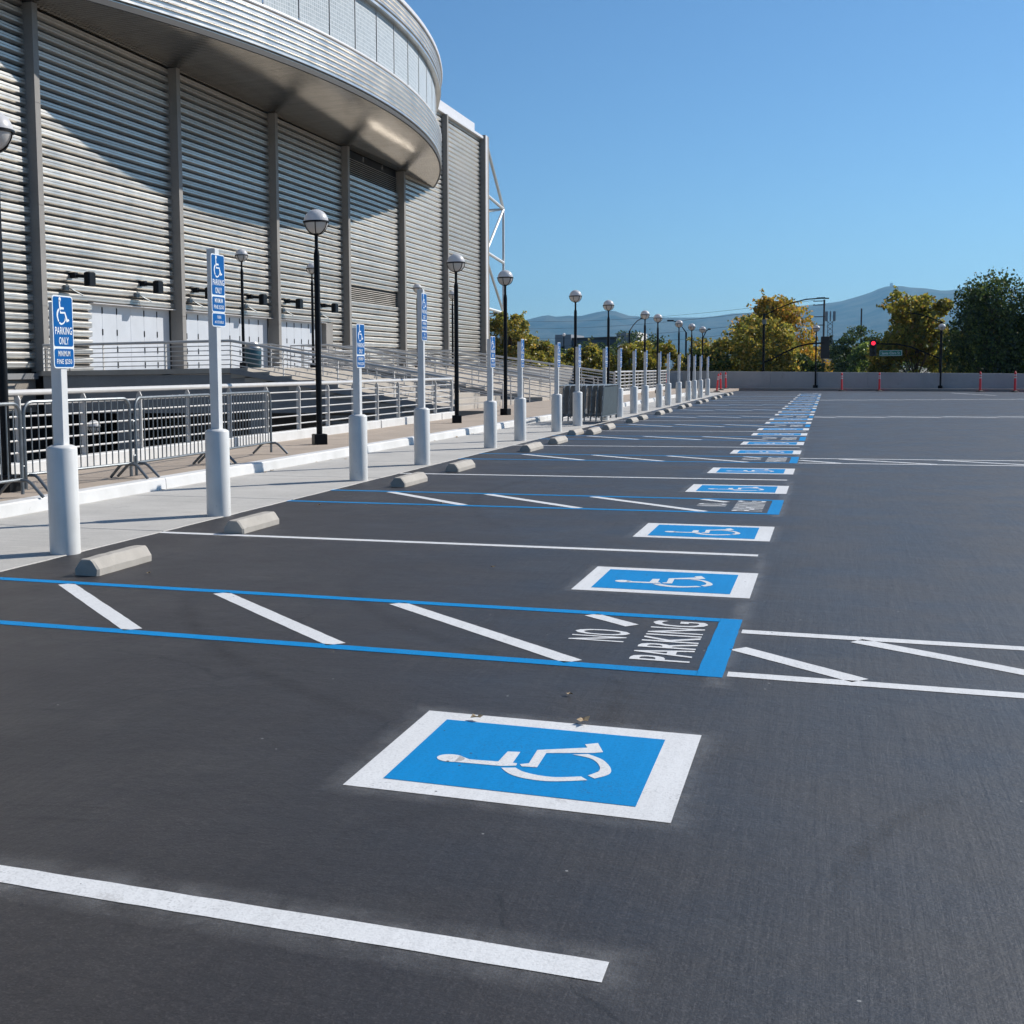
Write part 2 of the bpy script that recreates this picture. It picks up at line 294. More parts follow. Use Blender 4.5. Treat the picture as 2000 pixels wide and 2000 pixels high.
# ------------------------------------------------------------------ mesh builder
class MB:
    def __init__(s): s.v = []; s.f = []
    def quad(s, *p): k = len(s.v); s.v += [tuple(q) for q in p]; s.f.append(tuple(range(k, k+len(p)))); return s
    def box(s, x0, x1, y0, y1, z0, z1):
        k = len(s.v); s.v += [(x0,y0,z0),(x1,y0,z0),(x1,y1,z0),(x0,y1,z0),(x0,y0,z1),(x1,y0,z1),(x1,y1,z1),(x0,y1,z1)]
        s.f += [(k,k+3,k+2,k+1),(k+4,k+5,k+6,k+7),(k,k+1,k+5,k+4),(k+1,k+2,k+6,k+5),(k+2,k+3,k+7,k+6),(k+3,k,k+4,k+7)]; return s
    def cbox(s, x0, x1, y0, y1, z0, z1, c=0.01):
        # box with chamfered top and vertical edges
        def ring(z, d, cc):
            X0, X1, Y0, Y1 = x0+d, x1-d, y0+d, y1-d
            return [(X0+cc,Y0,z),(X1-cc,Y0,z),(X1,Y0+cc,z),(X1,Y1-cc,z),(X1-cc,Y1,z),(X0+cc,Y1,z),(X0,Y1-cc,z),(X0,Y0+cc,z)]
        return s.loft([ring(z0, 0, c), ring(z1-c, 0, c), ring(z1, c, c)], True)
    def loft(s, rings, cap=True):
        k = len(s.v); n = len(rings[0])
        for r in rings: s.v += [tuple(p) for p in r]
        for i in range(len(rings)-1):
            for j in range(n):
                a = k+i*n+j; b2 = k+i*n+(j+1) % n; s.f.append((a, b2, b2+n, a+n))
        if cap:
            s.f.append(tuple(k+j for j in reversed(range(n)))); s.f.append(tuple(k+(len(rings)-1)*n+j for j in range(n)))
        return s
    def bar(s, p, q, r, n=8, r2=None):
        p, q = Vector(p), Vector(q); d = (q-p)
        if d.length < 1e-6: return s
        d.normalize(); a = Vector((0,0,1)) if abs(d.z) < 0.9 else Vector((1,0,0)); u = d.cross(a).normalized(); w = d.cross(u)
        r2 = r if r2 is None else r2; off = pi/4 if n == 4 else 0
        return s.loft([[p+(u*cos(t)+w*sin(t))*r for t in [off+2*pi*i/n for i in range(n)]], [q+(u*cos(t)+w*sin(t))*r2 for t in [off+2*pi*i/n for i in range(n)]]])
    def tube(s, pts, r, n=8):
        pts = [Vector(p) for p in pts]; rings = []
        for i, p in enumerate(pts):
            d = (pts[min(i+1, len(pts)-1)]-pts[max(i-1, 0)]).normalized()
            a = Vector((0,0,1)) if abs(d.z) < 0.95 else Vector((0,1,0))
            if i == 0: u = d.cross(a).normalized()
            else: u = (u-d*u.dot(d)).normalized()
            w = d.cross(u); rings.append([p+(u*cos(2*pi*j/n)+w*sin(2*pi*j/n))*r for j in range(n)])
        return s.loft(rings)
    def lathe(s, prof, n=24, c=(0,0,0), cap=True):
        return s.loft([[(c[0]+r*cos(2*pi*j/n), c[1]+r*sin(2*pi*j/n), c[2]+z) for j in range(n)] for r, z in prof], cap)
    def prism(s, poly, f):
        a = [f(u, v, 0) for u, v in poly]; b = [f(u, v, 1) for u, v in poly]; return s.loft([a, b])
    def add(s, o, f=lambda p: p):
        k = len(s.v); s.v += [tuple(f(p)) for p in o.v]; s.f += [tuple(i+k for i in q) for q in o.f]; return s
    def mesh(s, name, m, smooth=False):
        me = bpy.data.meshes.new(name); me.from_pydata(s.v, [], s.f)
        if m: me.materials.append(m)
        bm = bmesh.new(); bm.from_mesh(me); bmesh.ops.recalc_face_normals(bm, faces=bm.faces); bm.to_mesh(me); bm.free()
        if smooth:
            me.polygons.foreach_set('use_smooth', [True]*len(me.polygons))
            if smooth != 'all': me.set_sharp_from_angle(angle=radians(35))
        me.update(); return me
    def build(s, name, m, parent=None, smooth=False, loc=None):
        o = bpy.data.objects.new(name, s.mesh(name, m, smooth)); COL.objects.link(o)
        if parent is not None: o.parent = parent
        if loc is not None: o.location = loc
        return o
def tag(o, label=None, cat=None, group=None, kind=None):
    if label: o['label'] = label
    if cat: o['category'] = cat
    if group: o['group'] = group
    if kind: o['kind'] = kind
    return o
def empty(name, loc=(0,0,0), rz=0.0, label=None, cat=None, group=None, kind=None):
    o = bpy.data.objects.new(name, None); COL.objects.link(o); o.location = loc; o.rotation_euler = (0,0,rz); o.empty_display_size = 0.3
    return tag(o, label, cat, group, kind)
def inst(src, parent, loc=(0,0,0), rot=(0,0,0), scale=None):
    o = bpy.data.objects.new(src.name.split('.')[0], src.data); COL.objects.link(o); o.parent = parent; o.location = loc; o.rotation_euler = rot
    if scale: o.scale = scale
    for k in ('label', 'kind'):
        if k in src: o[k] = src[k]
    return o
def copy_tree(o, parent=None):
    c = o.copy(); COL.objects.link(c)
    if parent is not None: c.parent = parent
    for ch in list(o.children): copy_tree(ch, c)
    return c
ORD = ['first','second','third','fourth','fifth','sixth','seventh','eighth','ninth','tenth','eleventh','twelfth','thirteenth','fourteenth','fifteenth','sixteenth','seventeenth','eighteenth','nineteenth','twentieth']

_txt = {}
def text_mb(body, height, width=None, bold=0.0, sx=1.0):
    """text as flat polygons: x right, y up, centred; cap height = height"""
    key = (body, bold)
    if key not in _txt:
        cu = bpy.data.curves.new('t', 'FONT'); cu.body = body; cu.size = 1.0; cu.offset = bold; cu.resolution_u = 3; cu.space_character = 1.08
        ob = bpy.data.objects.new('t', cu); COL.objects.link(ob)
        me = bpy.data.meshes.new_from_object(ob.evaluated_get(bpy.context.evaluated_depsgraph_get()))
        _txt[key] = ([tuple(v.co) for v in me.vertices], [tuple(p.vertices) for p in me.polygons])
        bpy.data.objects.remove(ob); bpy.data.curves.remove(cu); bpy.data.meshes.remove(me)
    vs, fs = _txt[key]
    xs = [v[0] for v in vs]; ys = [v[1] for v in vs]; cx, w = (min(xs)+max(xs))/2, max(xs)-min(xs); cyv, h = (min(ys)+max(ys))/2, max(ys)-min(ys)
    kx = (width/w) if width else height/h*sx; ky = height/h
    mb = MB(); mb.v = [((x-cx)*kx, (y-cyv)*ky, 0) for x, y, z in vs]; mb.f = list(fs); return mb

# wheelchair emblem, unit height: u right, v up, origin at centre
def arc_poly(cx, cyy, r0, r1, a0, a1, n=18):
    A = [radians(a0+(a1-a0)*i/n) for i in range(n+1)]
    return [(cx+r1*cos(a), cyy+r1*sin(a)) for a in A] + [(cx+r0*cos(a), cyy+r0*sin(a)) for a in reversed(A)]
def strip_mb(poly_outer_inner_n, mb, polyf):
    pass
def emblem():
    def cat(P, n=5):
        P = [Vector(p) for p in P]; out = []
        for i in range(len(P)-1):
            p0, p1, p2, p3 = P[max(i-1, 0)], P[i], P[i+1], P[min(i+2, len(P)-1)]
            for k in range(n):
                t = k/n; out.append(0.5*((2*p1)+(p2-p0)*t+(2*p0-5*p1+4*p2-p3)*t*t+(3*p1-p0-3*p2+p3)*t**3))
        return out+[P[-1]]
    mb = MB(); K = 1/0.65
    def face(P): mb.quad(*[(p[0]*K, p[1]*K, 0) for p in P])
    def band(A, B):
        A, B = cat(A), cat(B); m = min(len(A), len(B))
        for i in range(m-1): face([A[i], A[i+1], B[i+1], B[i]])
    face([(-0.102+0.046*cos(2*pi*i/20), 0.296+0.054*sin(2*pi*i/20)) for i in range(20)])
    face([(-0.142, 0.27), (-0.062, 0.27), (-0.095, 0.224), (-0.085, 0.113), (-0.132, 0.089), (-0.139, 0.228)])
    face([(-0.132, 0.089), (-0.085, 0.113), (0.047, 0.109), (0.057, 0.061), (-0.081, 0.057), (-0.083, 0.040), (-0.111, 0.037)])
    face([(-0.112, 0.015), (-0.09, 0.028), (-0.068, -0.002), (0.102, 0.004), (0.076, -0.037), (-0.105, -0.042)])
    face([(0.102, 0.004), (0.194, -0.175), (0.135, -0.211), (0.076, -0.037)])
    face([(0.194, -0.175), (0.234, -0.158), (0.267, -0.204), (0.157, -0.243), (0.135, -0.211)])
    band([(-0.153, 0.084), (-0.212, 0.036), (-0.243, -0.031), (-0.243, -0.124), (-0.189, -0.246)], [(-0.134, 0.034), (-0.169, -0.003), (-0.191, -0.062), (-0.193, -0.13), (-0.156, -0.217)])
    band([(0.115, -0.192), (0.062, -0.258), (-0.028, -0.303), (-0.100, -0.308), (-0.163, -0.267)], [(0.089, -0.137), (0.068, -0.205), (0.015, -0.247), (-0.066, -0.268), (-0.137, -0.238)])
    return mb
EMB = emblem()

# ------------------------------------------------------------------ ground
g = MB()
XH0, XH1, YH0, YH1, ZT, BIG = -30.3, -9.96, -14.0, 54.0, -0.55, 14500.0
for x0, x1, y0, y1 in ((-BIG, BIG, -BIG, YH0), (-BIG, BIG, YH1, BIG), (-BIG, XH0, YH0, YH1), (XH1, BIG, YH0, YH1)):
    g.quad((x0,y0,ZT),(x1,y0,ZT),(x1,y1,ZT),(x0,y1,ZT))
tag(g.build('ground', M_TERR), kind='structure')
KX = -5.47
KA, KB_ = Vector((-5.2, 85.3)), Vector((10.2, 74.2))       # end kerb line of the lot
def kerbY(x): return KA.y+(x-KA.x)*(KB_.y-KA.y)/(KB_.x-KA.x)
lot = empty('parking_lot', (0,0,0)); tag(lot, 'dark freshly sealed asphalt parking lot with blue and white markings', kind='structure')
def jag(n, amp): return (rng.random(n)-0.5)*2*amp
# stall surface (new seal) left of x=0, lane to the right: butt-joined along x=0.03
YS = np.concatenate([np.linspace(-8, 30, 160), np.linspace(31, 84, 40)])
L1 = KX+jag(len(YS), 0.018); mid = 0.06+np.cumsum(jag(len(YS), 0.012))*0.3
mb = MB()
for i in range(len(YS)-1):
    mb.quad((L1[i], YS[i], 0), (mid[i], YS[i], 0), (mid[i+1], min(YS[i+1], kerbY(0)), 0), (L1[i+1], YS[i+1], 0))
mb.build('stall_surface', M_ASPH, lot)
mb = MB()
for i in range(len(YS)-1):
    if YS[i+1] > kerbY(0): break
    mb.quad((mid[i], YS[i], 0), (3.0, YS[i], 0), (3.0, YS[i+1], 0), (mid[i+1], YS[i+1], 0))
yl = YS[i]
mb.quad((3.0, -8, 0), (45, -8, 0), (45, kerbY(45) , 0), (3.0, kerbY(3), 0)); mb.quad((mid[i], yl, 0), (3.0, yl, 0), (3.0, kerbY(3), 0), (mid[i], kerbY(0.06), 0))
mb.quad((KX, -30, 0), (45, -30, 0), (45, -8, 0), (KX, -8, 0))
mb.build('lane_surface', M_ASPH2, lot)
mb = MB(); mb.box(KX+0.05, 45, -30, kerbY(45), -0.54, -0.02); mb.quad((KX+0.05, kerbY(45), -0.02), (45, kerbY(45), -0.02), (KX+0.05, kerbY(KX), -0.02)); mb.build('base_course', M_ASPH, lot)

# --- painted markings
Z1, Z2, Z3 = 0.0022, 0.0036, 0.005
def stripe(p, q, w, m, name='stripe', z=Z1, parent=lot, jit=0.0018):
    p, q = Vector((*p, z)), Vector((*q, z)); d = (q-p); Ld = d.length; d.normalize(); nrm = Vector((-d.y, d.x, 0))
    n = max(1, min(60, int(Ld/0.08))); b_ = MB()
    la = jag(n+1, jit); lb = jag(n+1, jit)
    for i in range(n):
        a0, a1 = p+d*(Ld*i/n), p+d*(Ld*(i+1)/n)
        b_.quad(a0-nrm*(w/2+la[i]), a0+nrm*(w/2+lb[i]), a1+nrm*(w/2+lb[i+1]), a1-nrm*(w/2+la[i+1]))
    return b_.build(name, m, parent)
def spray(x0, x1, y0, y1, wd, name='overspray', fill=False):
    """soft fringe of blown paint round a rectangle: fade attribute 1 inside to 0 outside"""
    b_ = MB(); r0 = [(x0,y0),(x1,y0),(x1,y1),(x0,y1)]; r1 = [(x0-wd,y0-wd),(x1+wd,y0-wd),(x1+wd,y1+wd),(x0-wd,y1+wd)]
    for i in range(4):
        j = (i+1) % 4; b_.quad((*r0[i], 0.001), (*r0[j], 0.001), (*r1[j], 0.001), (*r1[i], 0.001))
    if fill: b_.quad(*[(*q, 0.001) for q in r0])
    o = b_.build(name, M_SPRAY, lot); a = o.data.attributes.new('fade', 'FLOAT', 'POINT')
    vals = []
    for v in o.data.vertices:
        inside = x0-1e-4 <= v.co.x <= x1+1e-4 and y0-1e-4 <= v.co.y <= y1+1e-4; vals.append(1.0 if inside else 0.0)
    a.data.foreach_set('value', vals); return o
AISLE = [6.73, 13.70, 20.78, 27.0, 33.0, 39.0, 45.2, 51.6, 58.8, 66.4, 74.0]
AW = 1.45/2
e_mb = MB().add(EMB, lambda p: (-p[1]*0.65, p[0]*0.65, 0))     # emblem on the ground: up = -X, right = +Y
e_me = e_mb.mesh('wheelchair_symbol', M_WHITE)
txt_no = MB().add(text_mb('NO', 0.31, 0.30, 0.012), lambda p: (-p[1], p[0], 0)).mesh('lettering', M_WHITE)
txt_pk = MB().add(text_mb('PARKING', 0.31, 1.03, 0.012), lambda p: (-p[1], p[0], 0)).mesh('lettering', M_WHITE)
W_ISA, H_ISA = 1.159, 1.027
fr = MB(); nseg = 24
for (x0, x1, y0, y1) in ((-W_ISA/2, W_ISA/2, -H_ISA/2, -H_ISA/2+0.115), (-W_ISA/2, W_ISA/2, H_ISA/2-0.115, H_ISA/2), (-W_ISA/2, -W_ISA/2+0.118, -H_ISA/2+0.115, H_ISA/2-0.115), (W_ISA/2-0.135, W_ISA/2, -H_ISA/2+0.115, H_ISA/2-0.115)):
    if x1-x0 > y1-y0:
        for i in range(nseg):
            a, b2 = x0+(x1-x0)*i/nseg, x0+(x1-x0)*(i+1)/nseg
            oy = [jag(1, .002)[0] if (y0 < 0) else 0 for _ in range(2)]
            fr.quad((a, y0, 0), (b2, y0, 0), (b2, y1, 0), (a, y1, 0))
    else: fr.quad((x0, y0, 0), (x1, y0, 0), (x1, y1, 0), (x0, y1, 0))
fr_me = fr.mesh('symbol_border', M_WHITE)
bl_me = MB().quad((-W_ISA/2+0.115, -H_ISA/2+0.112, 0), (W_ISA/2-0.13, -H_ISA/2+0.112, 0), (W_ISA/2-0.13, H_ISA/2-0.112, 0), (-W_ISA/2+0.115, H_ISA/2-0.112, 0)).mesh('blue_field', M_BLUE)
def symbol(xc, yc):
    s_o = empty('accessible_symbol', (xc, yc, 0)); s_o.parent = lot
    for nm, me, z in (('symbol_border', fr_me, Z1), ('blue_field', bl_me, Z2), ('wheelchair_symbol', e_me, Z3)):
        o = bpy.data.objects.new(nm, me); COL.objects.link(o); o.parent = s_o; o.location = (0, 0, z)
def lettering(me, x, y):
    o = bpy.data.objects.new('lettering', me); COL.objects.link(o); o.parent = lot; o.location = (x, y, Z1)
symbol(-W_ISA/2, 4.50); spray(-W_ISA, 0, 4.50-H_ISA/2, 4.50+H_ISA/2, 0.10)
stripe((KX-0.02, 2.915), (-0.03, 2.915), 0.108, M_WHITE); spray(-5.4, -0.03, 2.86, 2.97, 0.11)
for i, ym in enumerate(AISLE):
    ya, yb = ym-AW, ym+AW; last = i == len(AISLE)-1
    if last:
        lettering(txt_no, -0.72, ym); lettering(txt_pk, -0.33, ym); break
    stripe((KX-0.01, ya+0.05), (-0.12, ya+0.05), 0.10, M_BLUE); stripe((KX-0.01, yb-0.05), (-0.12, yb-0.05), 0.10, M_BLUE)
    stripe((-0.06, ya), (-0.06, yb), 0.12 if i else 0.125, M_BLUE, 'end_bar')
    xs = KX+0.02
    for (xa, xb) in ((-4.65, -3.34), (-3.40, -2.05), (-2.125, -0.74)):
        stripe((xa, yb-0.11), (xb, ya+0.11), 0.115, M_WHITE, 'diagonal_stripe')
    stripe((-0.872, yb-0.11), (-0.588, yb-0.36), 0.10, M_WHITE, 'diagonal_stripe')
    lettering(txt_no, -0.72, ym+0.055); lettering(txt_pk, -0.33, ym+0.045)
    if i+1 < len(AISLE):
        y0, y1 = yb, AISLE[i+1]-AW; w_ = (y1-y0)/2; yc = (y0+y1)/2
        if not (i+1 == len(AISLE)-1): pass
        sa, sb = ((8.68, 11.45), (15.66, 18.46), (22.66, 25.30))[i] if i < 3 else (y0+w_*0.5-0.1, y1-w_*0.5)
        yc = (10.085, 17.02, 23.98)[i] if i < 3 else yc
        stripe((KX+0.01, yc), (-0.05, yc), 0.10, M_WHITE)
        symbol(-W_ISA/2, sa); symbol(-W_ISA/2, sb)
        if i < 2:
            for q in (sa, sb): spray(-W_ISA, 0, q-H_ISA/2, q+H_ISA/2, 0.09)
            spray(-5.2, -0.05, yc-0.05, yc+0.05, 0.09)
    if i < 4: spray(-0.02, 0.0, ya-0.15, yb+0.55, 0.07, fill=True); spray(-0.02, 0.0, yb+0.6, yb+2.4, 0.06, fill=True)
    if i in (0, 2, 5, 8):          # hatched crossing over the lane
        ext = 9.5
        stripe((0.02, ya+0.08), (ext, ya+0.08), 0.10, M_WHITE); stripe((0.02, yb-0.34), (ext, yb-0.34), 0.10, M_WHITE)
        for k, (xa, ya2, xb) in enumerate(((0.03, ym-0.06, 0.62),)): stripe((xa, ya2), (xb, ya+0.14), 0.115, M_WHITE, 'diagonal_stripe')
        for k in range(6):
            xa = 0.62+1.45*k; stripe((xa, yb-0.40), (xa+1.35, ya+0.14), 0.115, M_WHITE, 'diagonal_stripe')
# far marks of the neighbouring bays
stripe((6.5, 72.6), (7.9, 66.0), 0.12, M_WHITE); stripe((10.6, 70.8), (16, 70.0), 0.12, M_WHITE); stripe((7.8, 57.6), (20, 52.3), 0.12, M_BLUE)

M_SKID = spray_mat('tyre_rubber_mark', (0.008, 0.008, 0.009))
for (cx_, cy2, R_, a0, a1, w_) in ((-1.6, 1.9, 1.5, 95, 150, 0.05), (-1.6, 1.9, 1.62, 95, 145, 0.03), (2.4, 3.4, 1.9, 140, 175, 0.09), (2.2, 4.6, 3.0, 20, 70, 0.12), (-3.0, 5.2, 2.6, -40, 20, 0.16), (1.0, 9.5, 4.0, 200, 250, 0.18), (1.2, 9.5, 5.3, 200, 250, 0.18), (3.5, 15.0, 7.0, 150, 215, 0.2)):
    b_ = MB(); fd = []; n_ = 30
    for i in range(n_+1):
        a = radians(a0+(a1-a0)*i/n_); f_ = sin(pi*i/n_)**0.6
        for rr, ff in ((R_-w_/2, 0.0), (R_, 1.0), (R_+w_/2, 0.0)): b_.v.append((cx_+rr*cos(a), cy2+rr*sin(a), 0.0012)); fd.append(ff*f_*1.6)
        if i: k_ = 3*i; b_.f += [(k_-3, k_-2, k_+1, k_), (k_-2, k_-1, k_+2, k_+1)]
    o = b_.build('skid_mark', M_SKID, lot); o.data.attributes.new('fade', 'FLOAT', 'POINT').data.foreach_set('value', fd)
# --- concrete walk in slabs
walk = empty('concrete_walk'); tag(walk, 'broom-finished grey concrete strip between the stalls and the kerb', kind='structure')
MB().box(-7.95, KX+0.03, -12, 84, -0.5, -0.012).build('joint_bed', M_JOINT, walk)
yy = -11.0; k = 0
while yy < 80:
    ln = 3.02; mb = MB().cbox(-8.0+0.01, KX, yy+0.007, yy+ln-0.007, -0.1, 0.006, 0.006)
    mb.build('slab', M_WALK, walk); yy += ln
# --- kerb
kerb = empty('kerb'); tag(kerb, 'white painted kerb between the concrete strip and the tan sidewalk', kind='structure')
def kx(y, far=1): return -7.73+0.0125*(y-8)
def kseg(far, y0, y1):
    mb = MB(); n = max(2, int((y1-y0)/0.5)); rings = []
    for i in range(n+1):
        t = y0+(y1-y0)*i/n; j = float(jag(1, 0.004)[0]); x = kx(t, far)
        prof = [(x-0.2, -0.2), (x, -0.2), (x, 0.012), (x-0.012, 0.135), (x-0.03, 0.152), (x-0.2, 0.155)]
        rings.append([(px+(j if px > x-0.1 else 0), t, pz) for px, pz in prof])
    mb.loft(rings).build('kerb_stone', M_KERB, kerb)
for a, b2 in ((-12, -4), (-4, 2), (2, 8), (8, 14)): kseg(0, a, b2-0.012)
for a, b2 in ((14, 19), (19, 24), (24, 30), (30, 36), (36, 42), (42, 48), (48, 54), (54, 60), (60, 66), (66, 72), (72, 79.9)): kseg(1, a, b2-0.012)
# --- tan sidewalk
side = empty('sidewalk'); tag(side, 'raised tan concrete sidewalk behind the white kerb', kind='structure')
MB().box(-9.94, -8.12, -12, 84, -0.5, 0.12).build('joint_bed', M_JOINT, side)
yy = -12.0
while yy < 84:
    for (xa, xb) in ((-9.93, -8.98), (-8.97, None)):
        ya, yb = yy+0.005, yy+1.515; A, B = (xb, xb) if xb else (kx(ya, ya > 16.5)-0.202, kx(yb, ya > 16.5)-0.202)
        MB().loft([[(xa, ya, 0.02), (A, ya, 0.02), (B, yb, 0.02), (xa, yb, 0.02)], [(xa, ya, 0.144), (A, ya, 0.144), (B, yb, 0.144), (xa, yb, 0.144)], [(xa+.006, ya+.006, 0.15), (A-.006, ya+.006, 0.15), (B-.006, yb-.006, 0.15), (xa+.006, yb-.006, 0.15)]]).build('slab', M_TAN, side)
    yy += 1.52
# end sidewalk at the parapet
dk = (KB_-KA).normalized(); nk = Vector((-dk.y, dk.x)) if dk.x > 0 else Vector((dk.y, -dk.x))
def kpt(s, off, z): p = KA+dk*s+nk*off; return (p.x, p.y, z)
es = empty('end_sidewalk'); tag(es, 'narrow sidewalk along the foot of the grey parapet', kind='structure')
mb = MB(); mb.loft([[kpt(-6, 0.16, -0.5), kpt(45, 0.16, -0.5), kpt(45, 1.5, -0.5), kpt(-6, 1.5, -0.5)], [kpt(-6, 0.16, 0.148), kpt(45, 0.16, 0.148), kpt(45, 1.5, 0.148), kpt(-6, 1.5, 0.148)]]).build('pavement_slab', M_TAN, es)
mb = MB(); mb.loft([[kpt(-0.2, 0, -0.3), kpt(45, 0, -0.3), kpt(45, 0.155, -0.3), kpt(-0.2, 0.155, -0.3)], [kpt(-0.2, 0, 0.15), kpt(45, 0, 0.15), kpt(45, 0.155, 0.15), kpt(-0.2, 0.155, 0.15)]]).build('kerb_stone', M_CONC, es)
mb = MB(); mb.loft([[(-8, 78, -0.3), (KX, 78, -0.3), (KX+0.25, 85.4, -0.3), (-8, 92, -0.3)], [(-8, 78, 0.10), (KX, 78, 0.012), (KX+0.25, 85.4, 0.13), (-8, 92, 0.14)]]).build('corner_apron', M_TAN, es)

# ------------------------------------------------------------------ sunken court, plaza, stairs
ZP, PY0, SX = 1.74, 40.5, -20.2
ct = empty('sunken_court'); tag(ct, 'sunken service court below the railing with a dark garage mouth under the plaza', kind='structure')
MB().box(-30.2, -9.97, -14, 53.9, -4.9, -4.6).build('court_floor', M_CONC, ct)
MB().box(-10.05, -9.955, -14, 53.9, -4.6, 0.10).build('court_wall', M_CONC, ct)
MB().box(-30.2, -10.05, -14.2, -14, -4.6, 0.10).build('court_wall', M_CONC, ct)
# retaining wall below the plaza edge (shaded) with the garage opening under it
MB().box(-30.0, -11.2, PY0+0.12, PY0+0.42, 0.08, ZP-0.19).build('retaining_wall', M_CONC, ct) if False else None
mb = MB()   # wall following the stairs slope
mb.loft([[(-28.5, y, 0.08), (-11.6, y, 0.08), (-11.6, y, 0.14), (-19.6, y, 1.50), (-28.5, y, 1.548)] for y in (PY0+0.10, PY0+0.40)])
mb.build('retaining_wall', M_CONC, ct)
MB().box(-14.5, -10.06, PY0+0.11, PY0+0.41, -4.6, 0.079).build('retaining_wall', M_CONC, ct)
MB().box(-30.0, -10.06, 53.7, 53.9, -4.6, 0.1).build('garage_back_wall', M_CONC, ct)
MB().box(-19.5, -18.9, PY0+0.12, PY0+0.7, -4.6, 0.079).build('garage_pier', M_CONC, ct)
MB().box(-25.2, -24.6, PY0+0.12, PY0+0.7, -4.6, 0.079).build('garage_pier', M_CONC, ct)
for i in range(5): MB().box(-16.8, -14.6, PY0+0.3, PY0+0.34, -0.12-0.2*i, -0.02-0.2*i).build('vent_slat', M_GALV, ct)

plaza = empty('plaza'); tag(plaza, 'raised concrete plaza in front of the arena doors', kind='structure')
MB().box(-28.5, SX, PY0, 42.25, ZP-0.19, ZP-0.0005).build('plaza_slab', M_BEIGE, plaza); MB().box(-30.02, SX, 42.253, 114, ZP-0.19, ZP).build('plaza_slab', M_BEIGE, plaza)
MB().box(SX-0.3, SX-0.02, 50.2, 114, -0.6, ZP-0.195).build('plaza_wall', M_CONC, plaza)
tread_mats = M_BEIGE
def staircase(y0, y1, label):
    st = empty('staircase', (0, 0, 0), 0, label, 'stairs', 'broad concrete stairs up to the plaza')
    n = 10; rise = (ZP-0.15)/n
    for k in range(n):
        xf = -11.55-0.885*k; z1 = 0.15+rise*(k+1)
        MB().cbox(SX-0.01 if k > 7 else xf-1.9, xf, y0, y1, 0.081 if k < 1 else z1-rise-0.05, z1-(0.001 if k == n-1 else 0), 0.012).build('step', M_BEIGE, st)
    return st
staircase(PY0+0.02, 50.0, 'broad beige concrete stairs with deep treads, nearest the camera, beside the sunken court')
staircase(54.0, 70.0, 'wide beige concrete stairs further along the sidewalk, beyond the gap in the steps')
# stringer band along the open side of the near stairs
mb = MB(); mb.loft([[(SX, y, ZP-0.19), (-11.55, y, -0.02), (-11.55, y, 0.22), (SX, y, ZP)] for y in (PY0-0.05, PY0+0.015)])
mb.build('stringer', M_CONC, plaza)
MB().box(-20.2, -9.97, 49.99, 50.19, -0.5, 0.14).build('gap_wall', M_CONC, plaza)
mb = MB(); mb.loft([[(SX, y, -0.5), (-11.55, y, -0.5), (-11.55, y, 0.1), (SX, y, ZP-0.19)] for y in (53.78, 53.98)]); mb.build('gap_wall', M_CONC, plaza)
mb = MB(); mb.loft([[(SX, y, -0.5), (-11.55, y, -0.5), (-11.55, y, 0.1), (SX, y, ZP-0.19)] for y in (49.8, 49.98)]); mb.build('gap_wall', M_CONC, plaza)
MB().box(-11.55, -9.94, PY0+0.1, 54.0, -0.3, 0.146).build('landing', M_TAN, plaza)
MB().box(-11.55, -9.94, 54.0, 84, -0.54, 0.143).build('landing', M_TAN, plaza)
MB().box(-30.0, -11.56, 70.1, 84, -0.549, -0.4).build('planter_floor', M_TERR, plaza)

# ------------------------------------------------------------------ railings
def rail_thing(pts, label, group, h=1.0, n=5, post_step=1.6, r_top=0.045, r=0.017, post='flat', name='guard_railing', base=None, gap0=0.13):
    """railing along a polyline of ground points; top rail, n thin rails, posts"""
    pts = [Vector(p) for p in pts]; o = empty(name, pts[0], 0, label, 'railing', group); org = pts[0]
    MB().tube([p+Vector((0,0,h))-org for p in pts], r_top, 10).build('top_rail', M_RAILW, o, True)
    for k in range(n):
        z = gap0+(h-gap0*1.0)*(k/n) if n > 1 else h*0.5
        MB().tube([p+Vector((0,0,z))-org for p in pts], r, 6).build('rail', M_RAILW, o, True)
    pm = {}
    for a, b2 in zip(pts[:-1], pts[1:]):
        d = b2-a; L = Vector((d.x, d.y)).length; m = max(1, round(L/post_step))
        ang = atan2(d.y, d.x)
        for i in range(m+1):
            if i == m and b2 is not pts[-1]: continue
            p = a+d*(i/m)-org
            if post not in pm:
                q = MB()
                if post == 'flat':
                    q.loft([[(-0.045, s*0.012, 0), (0.045, s*0.012, 0), (0.045, s*0.012, h-0.10), (0.014, s*0.012, h-0.035), (-0.014, s*0.012, h-0.035), (-0.045, s*0.012, h-0.10)] for s in (-1, 1)])
                else: q.bar((0,0,0), (0,0,h-0.03), 0.024, 8)
                pm[post] = q.mesh('post', M_RAILW)
            po = bpy.data.objects.new('post', pm[post]); COL.objects.link(po); po.parent = o; po.location = p
            po.rotation_euler = (0, 0, ang+(pi/2 if post == 'flat' else 0))
    return o
